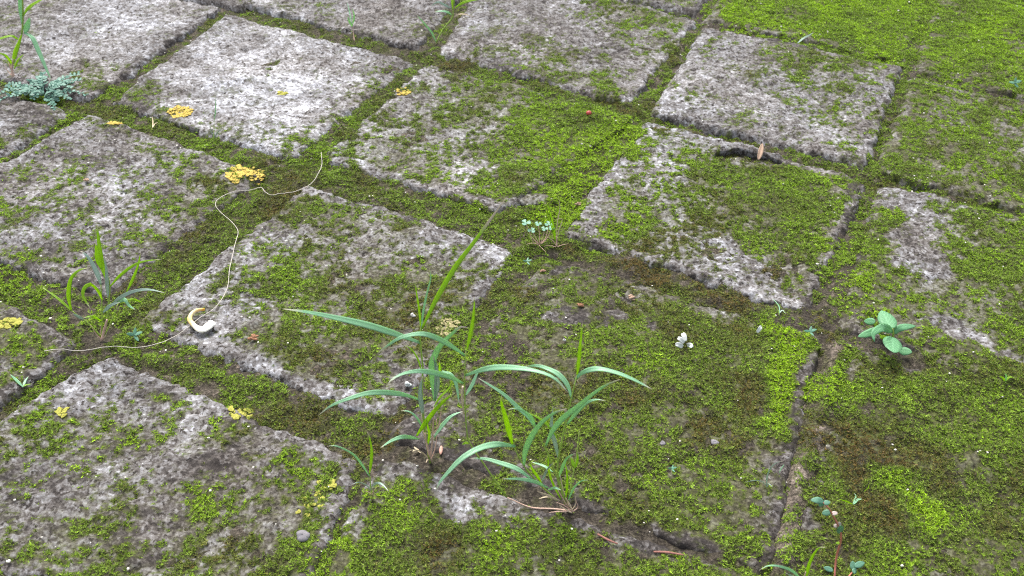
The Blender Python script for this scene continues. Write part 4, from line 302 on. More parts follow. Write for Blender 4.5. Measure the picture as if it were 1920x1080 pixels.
'I':([0.2033,0.3464,0.0],[('stem',[[0.2003,0.3364,0.0015],[0.2012,0.3464,0.0116],[0.1998,0.3464,0.0277],[0.1979,0.3464,0.0365],[0.1925,0.3464,0.0475],[0.1893,0.3464,0.0529],[0.1843,0.3464,0.061],[0.1807,0.3464,0.0647]],0.0013,'r'),('stem',[[0.2083,0.3389,0.0015],[0.2111,0.3423,0.0015],[0.2145,0.3458,0.0015]],0.0011,'r'),('oval',[[0.181,0.3464,0.0648],[0.177,0.3464,0.0665],[0.1734,0.3464,0.0663]],0.0039,'o'),('oval',[[0.1808,0.3464,0.0643],[0.1795,0.3464,0.0608]],0.0029,'o'),('oval',[[0.1811,0.3464,0.0643],[0.1849,0.3464,0.065]],0.0029,'o'),('oval',[[0.187,0.3464,0.0562],[0.1825,0.3464,0.0545]],0.0036,'o'),('oval',[[0.1879,0.3464,0.0548],[0.1914,0.3464,0.0555]],0.0025,'k'),('oval',[[0.1942,0.3464,0.043],[0.1918,0.3464,0.0439]],0.0024,'k'),('oval',[[0.1946,0.3464,0.0425],[0.1947,0.3464,0.0471]],0.0027,'k'),('oval',[[0.1976,0.3464,0.0365],[0.1933,0.3424,0.049]],0.0044,'o'),('oval',[[0.2017,0.3453,0.0015],[0.1958,0.3464,0.0029]],0.0032,'o'),('oval',[[0.2145,0.3458,0.0015],[0.2139,0.3504,0.0048]],0.0039,'o'),('oval',[[0.2144,0.3464,0.0052],[0.2217,0.3504,0.0036]],0.0039,'o'),('oval',[[0.2133,0.3435,0.0015],[0.2156,0.3464,0.003]],0.0032,'o'),('oval',[[0.1999,0.3464,0.0272],[0.1971,0.3464,0.027]],0.0017,'y')]),
'J':([0.0216,0.663,0.0],[('trefoil',[[0.022,0.6618,0.0015],[0.0185,0.663,0.0085],[0.0151,0.663,0.0146]],0.0069,'o'),('trefoil',[[0.022,0.6618,0.0015],[0.0148,0.6648,0.0081],[0.0098,0.667,0.0193]],0.0083,'o'),('trefoil',[[0.0225,0.6618,0.0015],[0.0221,0.6649,0.0095],[0.0203,0.667,0.0186]],0.006,'o'),('trefoil',[[0.0229,0.6618,0.0015],[0.0277,0.6664,0.0063],[0.0296,0.671,0.0161]],0.0073,'o'),('trefoil',[[0.0225,0.661,0.0015],[0.0249,0.663,0.0076],[0.0259,0.663,0.0167]],0.006,'o'),('trefoil',[[0.0229,0.6611,0.0015],[0.0286,0.6639,0.007],[0.0318,0.665,0.0161]],0.0055,'o'),('root',[[0.022,0.6618,0.0015],[0.0169,0.663,0.0021],[0.0105,0.6619,0.0015]],0.0007,'s'),('root',[[0.022,0.661,0.0015],[0.0252,0.656,0.0015],[0.0279,0.6517,0.0015]],0.0007,'s'),('root',[[0.0174,0.663,0.0027],[0.0154,0.663,0.0061],[0.0139,0.663,0.0089]],0.0006,'s')]),
'P1':([0.232,0.5512,0.0],[('stem',[[0.2314,0.5495,0.0015],[0.2306,0.5512,0.0044],[0.2292,0.5512,0.0088]],0.0007,'g'),('oval',[[0.2292,0.5512,0.0088],[0.2238,0.5492,0.011]],0.0021,'o'),('oval',[[0.2292,0.5512,0.0088],[0.2348,0.5532,0.0095]],0.0024,'o'),('oval',[[0.2292,0.5512,0.0088],[0.2309,0.5552,0.0108]],0.0019,'o'),('oval',[[0.2294,0.5512,0.0083],[0.2315,0.5472,0.0077]],0.0019,'o')]),
'P2':([-0.282,0.5238,0.0],[('stem',[[-0.2812,0.5223,0.0015],[-0.2812,0.5238,0.0055],[-0.2803,0.5238,0.011]],0.0007,'g'),('oval',[[-0.2803,0.5238,0.011],[-0.2848,0.5218,0.0133]],0.0027,'o'),('oval',[[-0.2803,0.5238,0.011],[-0.2745,0.5258,0.0121]],0.0029,'o'),('oval',[[-0.2803,0.5238,0.011],[-0.2797,0.5278,0.0141]],0.0024,'o'),('oval',[[-0.2805,0.5238,0.0103],[-0.2763,0.5198,0.0088]],0.0024,'o')]),
'P3':([0.0127,0.6338,0.0],[('stem',[[0.0127,0.6319,0.0015],[0.0121,0.6338,0.0032],[0.0116,0.6338,0.0063]],0.0007,'g'),('oval',[[0.0116,0.6338,0.0063],[0.0084,0.6318,0.0082]],0.0016,'o'),('oval',[[0.0116,0.6338,0.0063],[0.0159,0.6358,0.0065]],0.0017,'o'),('oval',[[0.0116,0.6338,0.0063],[0.0128,0.6378,0.0072]],0.0014,'o'),('oval',[[0.0116,0.6338,0.0059],[0.0141,0.6298,0.0061]],0.0014,'o')]),
'P4':([0.1116,0.4165,0.0],[('stem',[[0.1112,0.4153,0.0015],[0.1108,0.4165,0.0031],[0.11,0.4165,0.0061]],0.0006,'g'),('oval',[[0.11,0.4165,0.0061],[0.107,0.4145,0.0087]],0.0013,'o'),('oval',[[0.11,0.4165,0.0061],[0.1138,0.4185,0.0054]],0.0014,'o'),('oval',[[0.11,0.4165,0.0061],[0.1117,0.4205,0.0052]],0.0011,'o'),('oval',[[0.1101,0.4165,0.0057],[0.1114,0.4125,0.0076]],0.0011,'o')]),
'P5':([0.5484,0.9707,0.0],[('stem',[[0.5468,0.9678,0.0015],[0.546,0.9707,0.0051],[0.5435,0.9707,0.0103]],0.0011,'g'),('oval',[[0.5435,0.9707,0.0103],[0.5358,0.9687,0.0117]],0.0034,'o'),('oval',[[0.5435,0.9707,0.0103],[0.5512,0.9727,0.0121]],0.0037,'o'),('oval',[[0.5435,0.9707,0.0103],[0.5452,0.9747,0.0147]],0.003,'o'),('oval',[[0.5437,0.9707,0.0096],[0.5474,0.9667,0.0067]],0.003,'o')]),
}
SMALL={
'string':[[-0.3428,0.5081,0.0],[-0.3194,0.5144,0.0],[-0.2773,0.5217,0.0],[-0.2568,0.531,0.0],[-0.2465,0.5405,0.0],[-0.2409,0.5499,0.0],[-0.231,0.5641,0.0],[-0.2279,0.5869,0.0],[-0.2319,0.6139,0.0],[-0.2361,0.6497,0.0],[-0.2385,0.667,0.0],[-0.249,0.6836,0.0],[-0.2659,0.7003,0.0],[-0.2655,0.7119,0.0],[-0.2583,0.7216,0.0],[-0.2457,0.7301,0.0],[-0.2354,0.7385,0.0],[-0.2283,0.7286,0.0],[-0.2197,0.7223,0.0],[-0.2052,0.73,0.0],[-0.1903,0.7414,0.0],[-0.1849,0.7586,0.0],[-0.1852,0.7778,0.0],[-0.1891,0.7974,0.0]],
'ring':[[-0.2372,0.5575,0.0],[-0.2423,0.5579,0.0],[-0.2463,0.5546,0.0],[-0.2469,0.549,0.0],[-0.2433,0.5437,0.0],[-0.238,0.5391,0.0],[-0.2333,0.5382,0.0],[-0.2302,0.5419,0.0],[-0.2275,0.5457,0.0]],
'lichen':[([-0.3445,0.8645,0.0],0.0114,0.0065),([-0.2526,0.7552,0.0],0.0169,0.0095),([-0.2511,0.9135,0.0],0.0056,0.0034),([-0.1232,0.9273,0.0],0.0068,0.0051),([-0.4031,0.8382,0.0],0.0075,0.0027),([-0.3839,0.5394,0.0],0.0106,0.0033),([-0.1242,0.3837,0.0],0.0075,0.0048),([-0.1876,0.4591,0.0],0.0082,0.0041),([-0.3095,0.4523,0.0],0.0048,0.0037),([-0.1184,0.3976,0.0],0.0056,0.0028),([-0.0493,0.5537,0.0],0.0091,0.0054)],
'berry':[([0.0733,0.8868,0.0],0.0028,0.0028)],
'petals':[([0.1329,0.5461,0.0],0.0037,0.0037),([0.1283,0.537,0.0],0.0037,0.0037),([0.1364,0.5374,0.0],0.0037,0.0037),([0.1301,0.5424,0.0],0.0033,0.0033),([0.1921,0.5564,0.0],0.0033,0.0033)],
'brown_leaf':[([0.2348,0.8076,0.0],0.0031,0.0114),([0.2431,0.8315,0.0],0.0032,0.0117)],
'seed':[([-0.0441,0.4288,0.0],0.0022,0.0036)],
'pebble':[([-0.1241,0.3576,0.0],0.0046,0.0033),([0.1432,0.4449,0.0],0.0029,0.0022),([0.1074,0.4433,0.0],0.0022,0.0018)],
'twig':[[0.0588,0.3652,0.0],[0.0652,0.3607,0.0],[0.071,0.3582,0.0]],
'twig_b':[[0.0928,0.3537,0.0],[0.101,0.3533,0.0],[0.1113,0.3518,0.0]],
'debris':[([-0.1944,0.5318,0.0],0.0065,0.0036),([0.0963,0.5964,0.0],0.0052,0.0026),([0.058,0.7265,0.0],0.0039,0.0024),([0.0558,0.5825,0.0],0.0051,0.0026),([0.0252,0.626,0.0],0.0027,0.0022),([-0.3931,0.7331,0.0],0.0039,0.0039),([-0.0765,0.5647,0.0],0.0029,0.0025),([0.0413,0.5397,0.0],0.002,0.0016),([-0.0728,0.4895,0.0],0.0035,0.0035),([-0.0617,0.4285,0.0],0.0043,0.0022)],
'flat_stone':[([0.0181,0.7343,0.0],0.0166,0.0054)],
'seedling':[[0.2955,0.5526,0.0]],
'creeper':[[0.2053,0.3533,0.0]],
'oxalis':[[0.0216,0.6645,0.0]],
'fern':[[-0.4973,0.8959,0.0]],
'sprout':[[0.232,0.5512,0.0],[-0.2822,0.5244,0.0],[0.0127,0.6353,0.0],[0.1117,0.4179,0.0],[0.5493,0.9732,0.0]],
'hole':[[0.1996,0.8169,0.0],[0.2185,0.8201,0.0],[0.2391,0.8175,0.0],[0.2537,0.8117,0.0]],
'seam':[[0.2416,0.5516,0.0],[0.214,0.4937,0.0],[0.1932,0.4377,0.0],[0.1797,0.401,0.0],[0.1605,0.3439,0.0]],
'soil_edge':[[0.2536,0.5463,0.0],[0.2189,0.463,0.0],[0.1957,0.4193,0.0],[0.1707,0.3481,0.0]],
}

COL = sc.collection
rng = np.random.default_rng(11)

# ---------------------------------------------------------------- noise
def _hash(ix, iy, seed):
    h = (ix.astype(np.int64) * 374761393 + iy.astype(np.int64) * 668265263 + seed * 2147483647) & 0xffffffff
    h = ((h ^ (h >> 13)) * 1274126177) & 0xffffffff
    h = ((h ^ (h >> 15)) * 2246822519) & 0xffffffff
    return (h ^ (h >> 16)).astype(np.float64) / 4294967295.0
def vnoise(x, y, seed):
    ix = np.floor(x); iy = np.floor(y); fx = x - ix; fy = y - iy
    fx = fx * fx * fx * (fx * (fx * 6 - 15) + 10); fy = fy * fy * fy * (fy * (fy * 6 - 15) + 10)
    a = _hash(ix, iy, seed); b = _hash(ix + 1, iy, seed); c = _hash(ix, iy + 1, seed); d = _hash(ix + 1, iy + 1, seed)
    return (a * (1 - fx) + b * fx) * (1 - fy) + (c * (1 - fx) + d * fx) * fy
def fbm(x, y, wl, octaves=4, gain=0.55, seed=0):
    """about zero mean, unit deviation"""
    s = np.zeros_like(x, dtype=float); amp = 1.0; var = 0.0; u = x / wl; v = y / wl
    for o in range(octaves):
        s += amp * (vnoise(u + 17.3 * o, v - 9.1 * o, seed + o * 131) - 0.5); var += amp * amp * 0.042
        u, v = 1.62 * u - 1.18 * v, 1.18 * u + 1.62 * v; amp *= gain
    return s / math.sqrt(var)
def ncdf(z): return 1 / (1 + np.exp(-1.702 * z))
def sstep(a, b, x):
    t = np.clip((x - a) / (b - a), 0, 1); return t * t * (3 - 2 * t)

# ---------------------------------------------------------------- what grows where on the pavement
def table(rows): return np.array(rows, float) / 20
T_M, T_P, T_G = table(MOSS_MAP), table(PALE_MAP), table(HUE_MAP)
def lookup(T, x, y):
    u = np.clip((x - MAP[0]) / MAP[2], 0, MAP[3] - 1.001); v = np.clip((y - MAP[1]) / MAP[2], 0, MAP[4] - 1.001)
    i = u.astype(int); j = v.astype(int); a = u - i; b = v - j
    return (T[j, i] * (1 - a) + T[j, i + 1] * a) * (1 - b) + (T[j + 1, i] * (1 - a) + T[j + 1, i + 1] * a) * b
def polydist(x, y, pts):
    best = np.full(x.shape, 1e9)
    for (ax, ay), (bx, by) in zip(pts[:-1], pts[1:]):
        dx, dy = bx - ax, by - ay
        t = np.clip(((x - ax) * dx + (y - ay) * dy) / (dx * dx + dy * dy + 1e-12), 0, 1)
        best = np.minimum(best, np.hypot(x - ax - t * dx, y - ay - t * dy))
    return best
def fields(x, y):
    wx = x + 0.006 * fbm(x, y, 0.03, 3, .6, 41); wy = y + 0.006 * fbm(x, y, 0.03, 3, .6, 57)
    m, p, g = lookup(T_M, wx, wy), lookup(T_P, wx, wy), lookup(T_G, wx, wy)
    for pts, r, sm, sp, sg in STROKES:
        P = np.array(pts); lo = P.min(0) - 2.4 * r - .02; hi = P.max(0) + 2.4 * r + .02
        k = np.nonzero((x > lo[0]) & (x < hi[0]) & (y > lo[1]) & (y < hi[1]))
        if len(k[0]) == 0: continue
        w = 1 - sstep(0.55 * r, 1.5 * r, polydist(wx[k], wy[k], pts))
        m[k] = m[k] * (1 - w) + sm * w
        if sp is not None: p[k] = p[k] * (1 - w) + sp * w
        if sg is not None:
            w2 = 1 - sstep(0.1 * r, 2.0 * r, polydist(wx[k], wy[k], pts)); g[k] = g[k] * (1 - w2) + sg * w2
    return m, p, g
def moss_margin(x, y, m):
    """> 0 where moss stands"""
    n = 0.50 * fbm(x, y, 0.024, 3, .6, 5) + 0.78 * fbm(x, y, 0.0050, 3, .75, 77) + .22 * fbm(x, y, 0.1, 2, .5, 91)
    return np.clip(m ** 1.2 * 1.20 - .01, 0, 1.06) - ncdf(n / .95)

# ---------------------------------------------------------------- slabs
SL = []
for (ab, q, vis) in SLABS:
    q = np.array(q); e = []
    for k in range(4):
        a, b = q[k], q[(k + 1) % 4]; t = (b - a) / np.linalg.norm(b - a); n = np.array([t[1], -t[0]])
        if np.dot(q.mean(0) - a, n) < 0: n = -n
        e.append((a, n))
    off = rng.uniform(-.0022, .002)
    if tuple(ab) in ((3, 1), (4, 1), (3, 2)): off = -.0002
    SL.append(dict(ab=tuple(ab), q=q, e=e, vis=vis, off=off, tilt=rng.uniform(-.006, .006, 2), c=q.mean(0)))
def slab_dist(s, x, y):
    wx = x + .0009 * fbm(x, y, .028, 3, .6, 201) + .0008 * fbm(x, y, .007, 2, .6, 203)
    wy = y + .0009 * fbm(x, y, .028, 3, .6, 211) + .0008 * fbm(x, y, .007, 2, .6, 213)
    D = np.stack([(wx - a[0]) * n[0] + (wy - a[1]) * n[1] + .0038 for a, n in s['e']])      # worn rims reach a little past the face
    k = .0032
    return -k * np.log(np.exp(-np.clip(D, -.05, .2) / k).sum(0))
SEAM = [q[:2] for q in SMALL['seam']]
RIDGE = [q[:2] for q in SMALL['soil_edge']]
HOLE = [q[:2] for q in SMALL['hole']]
def slab_z(s, x, y, d=None):
    if d is None: d = slab_dist(s, x, y)
    R = .0068 * (1 + .25 * fbm(x, y, .03, 2, .5, 31))
    t = np.clip(1 - d / R, 0, 1.9)
    z = s['off'] + s['tilt'][0] * (x - s['c'][0]) + s['tilt'][1] * (y - s['c'][1])
    rough = fbm(x, y, .008, 2, .6, 303)
    z = z + .0008 * fbm(x, y, .045, 3, .5, 301) + .0004 * rough + .00028 * fbm(x, y, .0042, 2, .6, 305)
    z = z - .0010 * np.clip(fbm(x, y, .013, 3, .6, 307) - 1.1, 0, 1.2) - (.0052 if s['ab'] in FLUSH else .0062) * t * t
    if s['ab'] == (3, 0):                                    # broken slot in the slab's far edge
        ddist = polydist(x, y + .002 * fbm(x, y, .02, 2, .5, 9), HOLE)
        z = z - .020 * (1 - sstep(.0032, .0066, ddist))
        up = polydist(x, y - .013, HOLE); z = z + .0035 * (1 - sstep(.004, .011, up))
    return z
def bed_z(x, y, m):
    return -.0060 + .0009 * fbm(x, y, .02, 3, .55, 401) + .0007 * fbm(x, y, .006, 2, .6, 403) + .0020 * np.clip(m, 0, 1) + .0038 * (1 - sstep(.5, .75, y)) * sstep(-.2, .0, x) + .0052 * np.exp(-(polydist(x, y, RIDGE) / .0055) ** 2) - .0035 * np.exp(-(polydist(x, y, SEAM) / .0045) ** 2)
def surf(x, y):
    """top surface height and whether it is slab"""
    x = np.atleast_1d(np.asarray(x, float)); y = np.atleast_1d(np.asarray(y, float))
    m, p, g = fields(x, y); z = bed_z(x, y, m); on = np.zeros(x.shape, bool)
    for s in SL:
        lo = s['q'].min(0) - .02; hi = s['q'].max(0) + .02
        k = np.nonzero((x > lo[0]) & (x < hi[0]) & (y > lo[1]) & (y < hi[1]))[0]
        if len(k) == 0: continue
        d = slab_dist(s, x[k], y[k]); zs = slab_z(s, x[k], y[k], d); zs = np.where(d > -.006, zs, -1)
        up = zs > z[k]; z[k] = np.where(up, zs, z[k]); on[k] |= up
    return z, on, m, p, g
def sz(x, y): return float(surf([x], [y])[0][0])

FLUSH = {(3, 1), (4, 1), (3, 2), (4, 0), (4, -2), (3, -2), (4, -1)}
def edge_adjust(s, m, d):
    """worn slab rims stay barer, joints hold more moss"""
    k = .25 if s['ab'] in FLUSH else .62
    rim = (1 - sstep(.006, .017, d)) * sstep(-.004, .001, d)
    if s['ab'] in FLUSH: m = m + .16 * sstep(.3, .55, m) * (1 - m)
    if s['ab'] in ((1, 1), (2, 2)): m = m * .80
    return m * (1 - k * rim * (1 - sstep(.75, .95, m)))
def cover(x, y):
    """surface height, moss cover, paleness, moss hue at any point"""
    m, p, g = fields(x, y); z = bed_z(x, y, m); mj = m + .42 * sstep(.12, .4, m) * (1 - m); mj = np.maximum(mj, (.66 - .34 * sstep(.85, 1.0, y) * (x < -.08)) * sstep(.2, .33, p)); m2 = mj.copy()
    for s in SL:
        lo = s['q'].min(0) - .02; hi = s['q'].max(0) + .02
        k = np.nonzero((x > lo[0]) & (x < hi[0]) & (y > lo[1]) & (y < hi[1]))[0]
        if len(k) == 0: continue
        d = slab_dist(s, x[k], y[k]); zs = np.where(d > -.006, slab_z(s, x[k], y[k], d), -1)
        up = zs > z[k]; z[k] = np.where(up, zs, z[k]); m2[k] = np.where(up, edge_adjust(s, m[k], d), m2[k])
    return z, m2, p, np.where(m2 == mj, g - .05 * (g < .8), g)
# ---------------------------------------------------------------- materials
class NT:
    def __init__(s, name):
        s.m = bpy.data.materials.new(name); s.m.use_nodes = True; s.t = s.m.node_tree; s.t.nodes.clear()
        s.out = s.n('ShaderNodeOutputMaterial')
    def n(s, typ, **kw):
        nd = s.t.nodes.new(typ)
        for k, v in kw.items(): setattr(nd, k, v)
        return nd
    def put(s, sock, v):
        if hasattr(v, 'is_output'): s.t.links.new(v, sock)
        else: sock.default_value = v
    def math(s, op, a, b=0.0, clamp=False):
        nd = s.n('ShaderNodeMath', operation=op, use_clamp=clamp); s.put(nd.inputs[0], a); s.put(nd.inputs[1], b); return nd.outputs[0]
    def noise(s, scale, detail=4, rough=.6, vec=None):
        nd = s.n('ShaderNodeTexNoise'); nd.inputs['Scale'].default_value = scale; nd.inputs['Detail'].default_value = detail
        nd.inputs['Roughness'].default_value = rough; s.t.links.new(vec if vec is not None else s.pos(), nd.inputs['Vector']); return nd.outputs[0]
    def pos(s):
        if not hasattr(s, '_p'): s._p = s.n('ShaderNodeNewGeometry').outputs['Position']
        return s._p
    def attr(s, name, out='Fac'):
        nd = s.n('ShaderNodeAttribute', attribute_name=name); return nd.outputs[out]
    def ramp(s, fac, stops):
        nd = s.n('ShaderNodeValToRGB'); el = nd.color_ramp.elements
        while len(el) < len(stops): el.new(.5)
        for e, (p, c) in zip(el, stops): e.position = p; e.color = (*c, 1)
        s.put(nd.inputs[0], fac); return nd.outputs[0]
    def mix(s, fac, a, b, blend='MIX'):
        nd = s.n('ShaderNodeMix', data_type='RGBA', blend_type=blend); s.put(nd.inputs[0], fac)
        for i, v in ((6, a), (7, b)): s.put(nd.inputs[i], v if hasattr(v, 'is_output') else (*v, 1))
        return nd.outputs[2]
    def bump(s, h, strength, dist):
        nd = s.n('ShaderNodeBump'); nd.inputs['Strength'].default_value = strength; nd.inputs['Distance'].default_value = dist
        s.put(nd.inputs['Height'], h); return nd.outputs[0]
    def pbsdf(s, col, rough=.8, spec=.3, normal=None):
        nd = s.n('ShaderNodeBsdfPrincipled'); s.put(nd.inputs['Base Color'], col if hasattr(col, 'is_output') else (*col, 1))
        s.put(nd.inputs['Roughness'], rough); nd.inputs['Specular IOR Level'].default_value = spec
        if normal is not None: s.t.links.new(normal, nd.inputs['Normal'])
        return nd.outputs[0]
    def done(s, sh): s.t.links.new(sh, s.out.inputs[0]); return s.m

def stone_mat():
    t = NT('weathered_concrete')
    pale, moss = t.attr('pale'), t.attr('moss')
    n1, n2, n3 = t.noise(135, 5, .65), t.noise(430, 3, .6), t.noise(24, 4, .6)
    v = t.math('ADD', t.math('MULTIPLY', n1, .42), t.math('MULTIPLY', n2, .58))
    a = t.math('MULTIPLY', t.math('SUBTRACT', v, .5), 2.05)
    b = t.math('MULTIPLY', t.math('SUBTRACT', n3, .5), 1.25)
    vo = t.n('ShaderNodeTexVoronoi'); vo.inputs['Scale'].default_value = 300; vo.inputs['Randomness'].default_value = 1.0; t.t.links.new(t.pos(), vo.inputs['Vector'])
    sep = t.n('ShaderNodeSeparateColor'); t.t.links.new(vo.outputs['Color'], sep.inputs[0])
    b = t.math('ADD', b, t.math('MULTIPLY', t.math('SUBTRACT', sep.outputs[0], .5), .36))
    pit = t.noise(240, 3, .6)
    pit = t.math('MULTIPLY', t.math('SUBTRACT', pit, .57, clamp=True), 9.0, clamp=True)
    b = t.math('SUBTRACT', b, t.math('MULTIPLY', pit, .62))
    c = t.math('ADD', t.math('MULTIPLY', pale, .74), -.005)
    k = t.math('ADD', t.math('ADD', a, b), c, clamp=True)
    col = t.ramp(k, [(0, (.024, .020, .018)), (.25, (.068, .060, .055)), (.5, (.145, .139, .137)), (.75, (.246, .245, .254)), (1, (.47, .478, .51))])
    warm = t.noise(9, 3, .5)
    col = t.mix(t.math('MULTIPLY', t.math('SUBTRACT', warm, .42, clamp=True), 1.6, clamp=True), col, (.97, .88, .76), 'MULTIPLY')
    film = t.attr('film'); col = t.mix(t.math('MULTIPLY', film, t.math('ADD', n1, .15, clamp=True)), col, t.ramp(n2, [(.35, (.030, .025, .012)), (.5, (.075, .075, .028)), (.65, (.14, .14, .055))]))
    gm = t.ramp(t.noise(300, 3, .6), [(.34, (.014, .012, .005)), (.52, (.045, .050, .012)), (.7, (.095, .12, .022))])
    col = t.mix(moss, col, gm)
    h = t.math('SUBTRACT', t.math('ADD', t.math('MULTIPLY', n1, .6), t.math('MULTIPLY', n2, .4)), t.math('MULTIPLY', pit, .35))
    return t.done(t.pbsdf(col, .85, .25, t.bump(h, .7, .0018)))
def soil_mat():
    t = NT('joint_soil'); moss = t.attr('moss'); pale = t.attr('pale')
    n1, n2 = t.noise(160, 5, .65), t.noise(520, 3, .6)
    k = t.math('ADD', t.math('MULTIPLY', n1, .5), t.math('MULTIPLY', n2, .5))
    k = t.math('ADD', t.math('MULTIPLY', t.math('SUBTRACT', k, .5), 2.6), t.math('ADD', t.math('MULTIPLY', pale, .5), .2), clamp=True)
    col = t.ramp(k, [(0, (.018, .014, .010)), (.42, (.066, .055, .041)), (.75, (.20, .160, .130)), (1, (.40, .35, .31))])
    gm = t.ramp(n2, [(.34, (.012, .010, .004)), (.52, (.040, .044, .011)), (.7, (.085, .11, .02))])
    col = t.mix(t.math('MULTIPLY', moss, .85), col, gm)
    return t.done(t.pbsdf(col, .9, .2, t.bump(k, .9, .002)))
def leafy(name, col, trans, rough=.45, spec=.5, fac=.4, vary=.25, attr=False, veins=0.0):
    t = NT(name)
    if attr: c = t.attr('col', 'Color'); tc = t.mix(1.0, c, trans, 'MULTIPLY')
    else:
        n = t.noise(90, 3, .6); c = t.mix(t.math('MULTIPLY', n, vary * 2), col, tuple(x * .55 for x in col))
        tc = t.mix(t.math('MULTIPLY', n, vary), trans, tuple(x * .6 for x in trans))
    if not attr:
        al, ac = t.attr('along'), t.attr('across')
        tip = t.math('MULTIPLY', t.math('SUBTRACT', t.math('ADD', al, t.math('MULTIPLY', n, .12)), .93, clamp=True), 9.0, clamp=True)
        rib = t.math('SUBTRACT', 1.0, t.math('MULTIPLY', ac, 6.0), clamp=True)
        c = t.mix(t.math('MULTIPLY', rib, .35), c, tuple(min(1, x * 1.25 + .10) for x in col))
        if veins:
            ph = t.math('SUBTRACT', t.math('MULTIPLY', al, 46.0), t.math('MULTIPLY', ac, 13.0)); vn = t.math('MULTIPLY', t.math('SUBTRACT', t.math('SINE', ph), .72, clamp=True), 3.4, clamp=True)
            c = t.mix(t.math('MULTIPLY', vn, veins), c, tuple(min(1, x * 1.3 + .12) for x in col))
        sp2 = t.math('MULTIPLY', t.math('SUBTRACT', t.noise(420, 2, .6), .64, clamp=True), 6.0, clamp=True)
        c = t.mix(t.math('MULTIPLY', sp2, .2), c, (.30, .25, .12)); c = t.mix(tip, c, (.70, .64, .50)); tc = t.mix(tip, tc, (.4, .32, .2))
    p = t.pbsdf(c, rough, spec); tr = t.n('ShaderNodeBsdfTranslucent'); t.t.links.new(tc, tr.inputs[0])
    mx = t.n('ShaderNodeMixShader'); mx.inputs[0].default_value = fac
    t.t.links.new(p, mx.inputs[1]); t.t.links.new(tr.outputs[0], mx.inputs[2]); return t.done(mx.outputs[0])
def plain(name, col, rough=.7, spec=.3, vary=.35, scale=200, bump=.3):
    t = NT(name); n = t.noise(scale, 4, .6)
    c = t.mix(n, tuple(min(1, x * (1 + vary)) for x in col), tuple(x * (1 - vary) for x in col))
    return t.done(t.pbsdf(c, rough, spec, t.bump(n, bump, .0006)))
MAT = dict(stone=stone_mat(), soil=soil_mat(),
    moss=leafy('moss_leaf', None, (1.1, 1.25, .6), .6, .25, .35, attr=True),
    b=leafy('blade_bluegreen', (.33, .61, .38), (.45, .72, .26), .40, .5, .42),  # mature blade green with the sky's sheen mixed into the colour
    y=leafy('blade_yellowgreen', (.26, .44, .02), (.55, .80, .02), .45, .4, .55),  # young blade green, brightened to carry the glow of light shining through
    p=leafy('blade_pale_sheen', (.42, .56, .46), (.4, .5, .35), .45, .5, .3),  # whitish sky reflection put into the blade colour
    g=leafy('stem_green', (.34, .48, .09), (.4, .55, .08), .5, .4, .25),
    h=leafy('seedling_leaf', (.17, .42, .20), (.3, .6, .12), .5, .4, .38, .4, veins=.4),
    o=leafy('small_leaf', (.14, .32, .21), (.22, .42, .18), .45, .5, .3),
    f=leafy('rosette_leaf', (.10, .25, .18), (.14, .30, .14), .45, .5, .3),
    k=leafy('leaf_underside_pale', (.62, .52, .47), (.4, .35, .3), .5, .4, .25),
    s=plain('stem_pinkbrown', (.50, .34, .26)), r=plain('stem_red', (.42, .14, .10), .45, .4),
    w=plain('dry_straw', (.52, .42, .28)), thread=plain('thread_pale', (.46, .42, .36), .7),
    yellow=plain('yellow_lichen', (.44, .33, .08), .9, .1, .35, 500, .6), ylw2=plain('greenish_lichen', (.30, .29, .06), .85, .1, .4, 500, .6),
    khaki=plain('khaki_lichen', (.27, .24, .12), .85, .1, .3, 400, .6),
    red=plain('berry_skin', (.38, .05, .045), .35, .5), petal=plain('petal_white', (.52, .54, .51), .6, .3, .15),
    dead=plain('dead_leaf', (.38, .26, .18), .75), peel=None, pebble=plain('pebble_grey', (.17, .16, .17), .8, .3, .45, 260, .8),
    bits=plain('debris_brown', (.26, .13, .07), .8), grit=plain('grit_pale', (.6, .57, .5), .7), twig=plain('twig_red', (.24, .11, .085), .8),
    seed=plain('seed_pink', (.42, .24, .18), .55), white=plain('chip_white', (.7, .66, .62), .7))
def peel_mat():
    t = NT('peel'); f = t.attr('along'); n = t.noise(150, 3, .6)
    c = t.ramp(t.math('ADD', f, t.math('MULTIPLY', t.math('SUBTRACT', n, .5), .35)), [(0, (.62, .33, .05)), (.22, (.8, .66, .38)), (.45, (.74, .5, .16)), (.7, (.86, .80, .66)), (1, (.86, .84, .76))])
    return t.done(t.pbsdf(c, .6, .25, t.bump(n, .4, .0006)))
MAT['peel'] = peel_mat()

# ---------------------------------------------------------------- mesh helpers
def mesh(name, V, F, smooth=True):
    V = np.asarray(V, np.float32); me = bpy.data.meshes.new(name)
    if isinstance(F, np.ndarray):
        nf, k = F.shape; me.vertices.add(len(V)); me.vertices.foreach_set('co', V.ravel())
        me.loops.add(nf * k); me.loops.foreach_set('vertex_index', F.ravel().astype(np.int32))
        me.polygons.add(nf); me.polygons.foreach_set('loop_start', np.arange(0, nf * k, k, dtype=np.int32))
        me.update(calc_edges=True)
    else:
        me.from_pydata([tuple(map(float, v)) for v in V], [], F); me.update()
    if smooth: me.polygons.foreach_set('use_smooth', np.ones(len(me.polygons), bool))
    return me
def link(name, me, mat=None, parent=None, loc=None):
    o = bpy.data.objects.new(name, me); COL.objects.link(o)
    if mat is not None: me.materials.append(mat)
    if loc is not None: o.location = loc
    if parent is not None: o.parent = parent
    return o
def tag(o, label, cat=None, group=None, kind=None):
    if label: o['label'] = label
    if cat: o['category'] = cat
    if group: o['group'] = group
    if kind: o['kind'] = kind
    return o
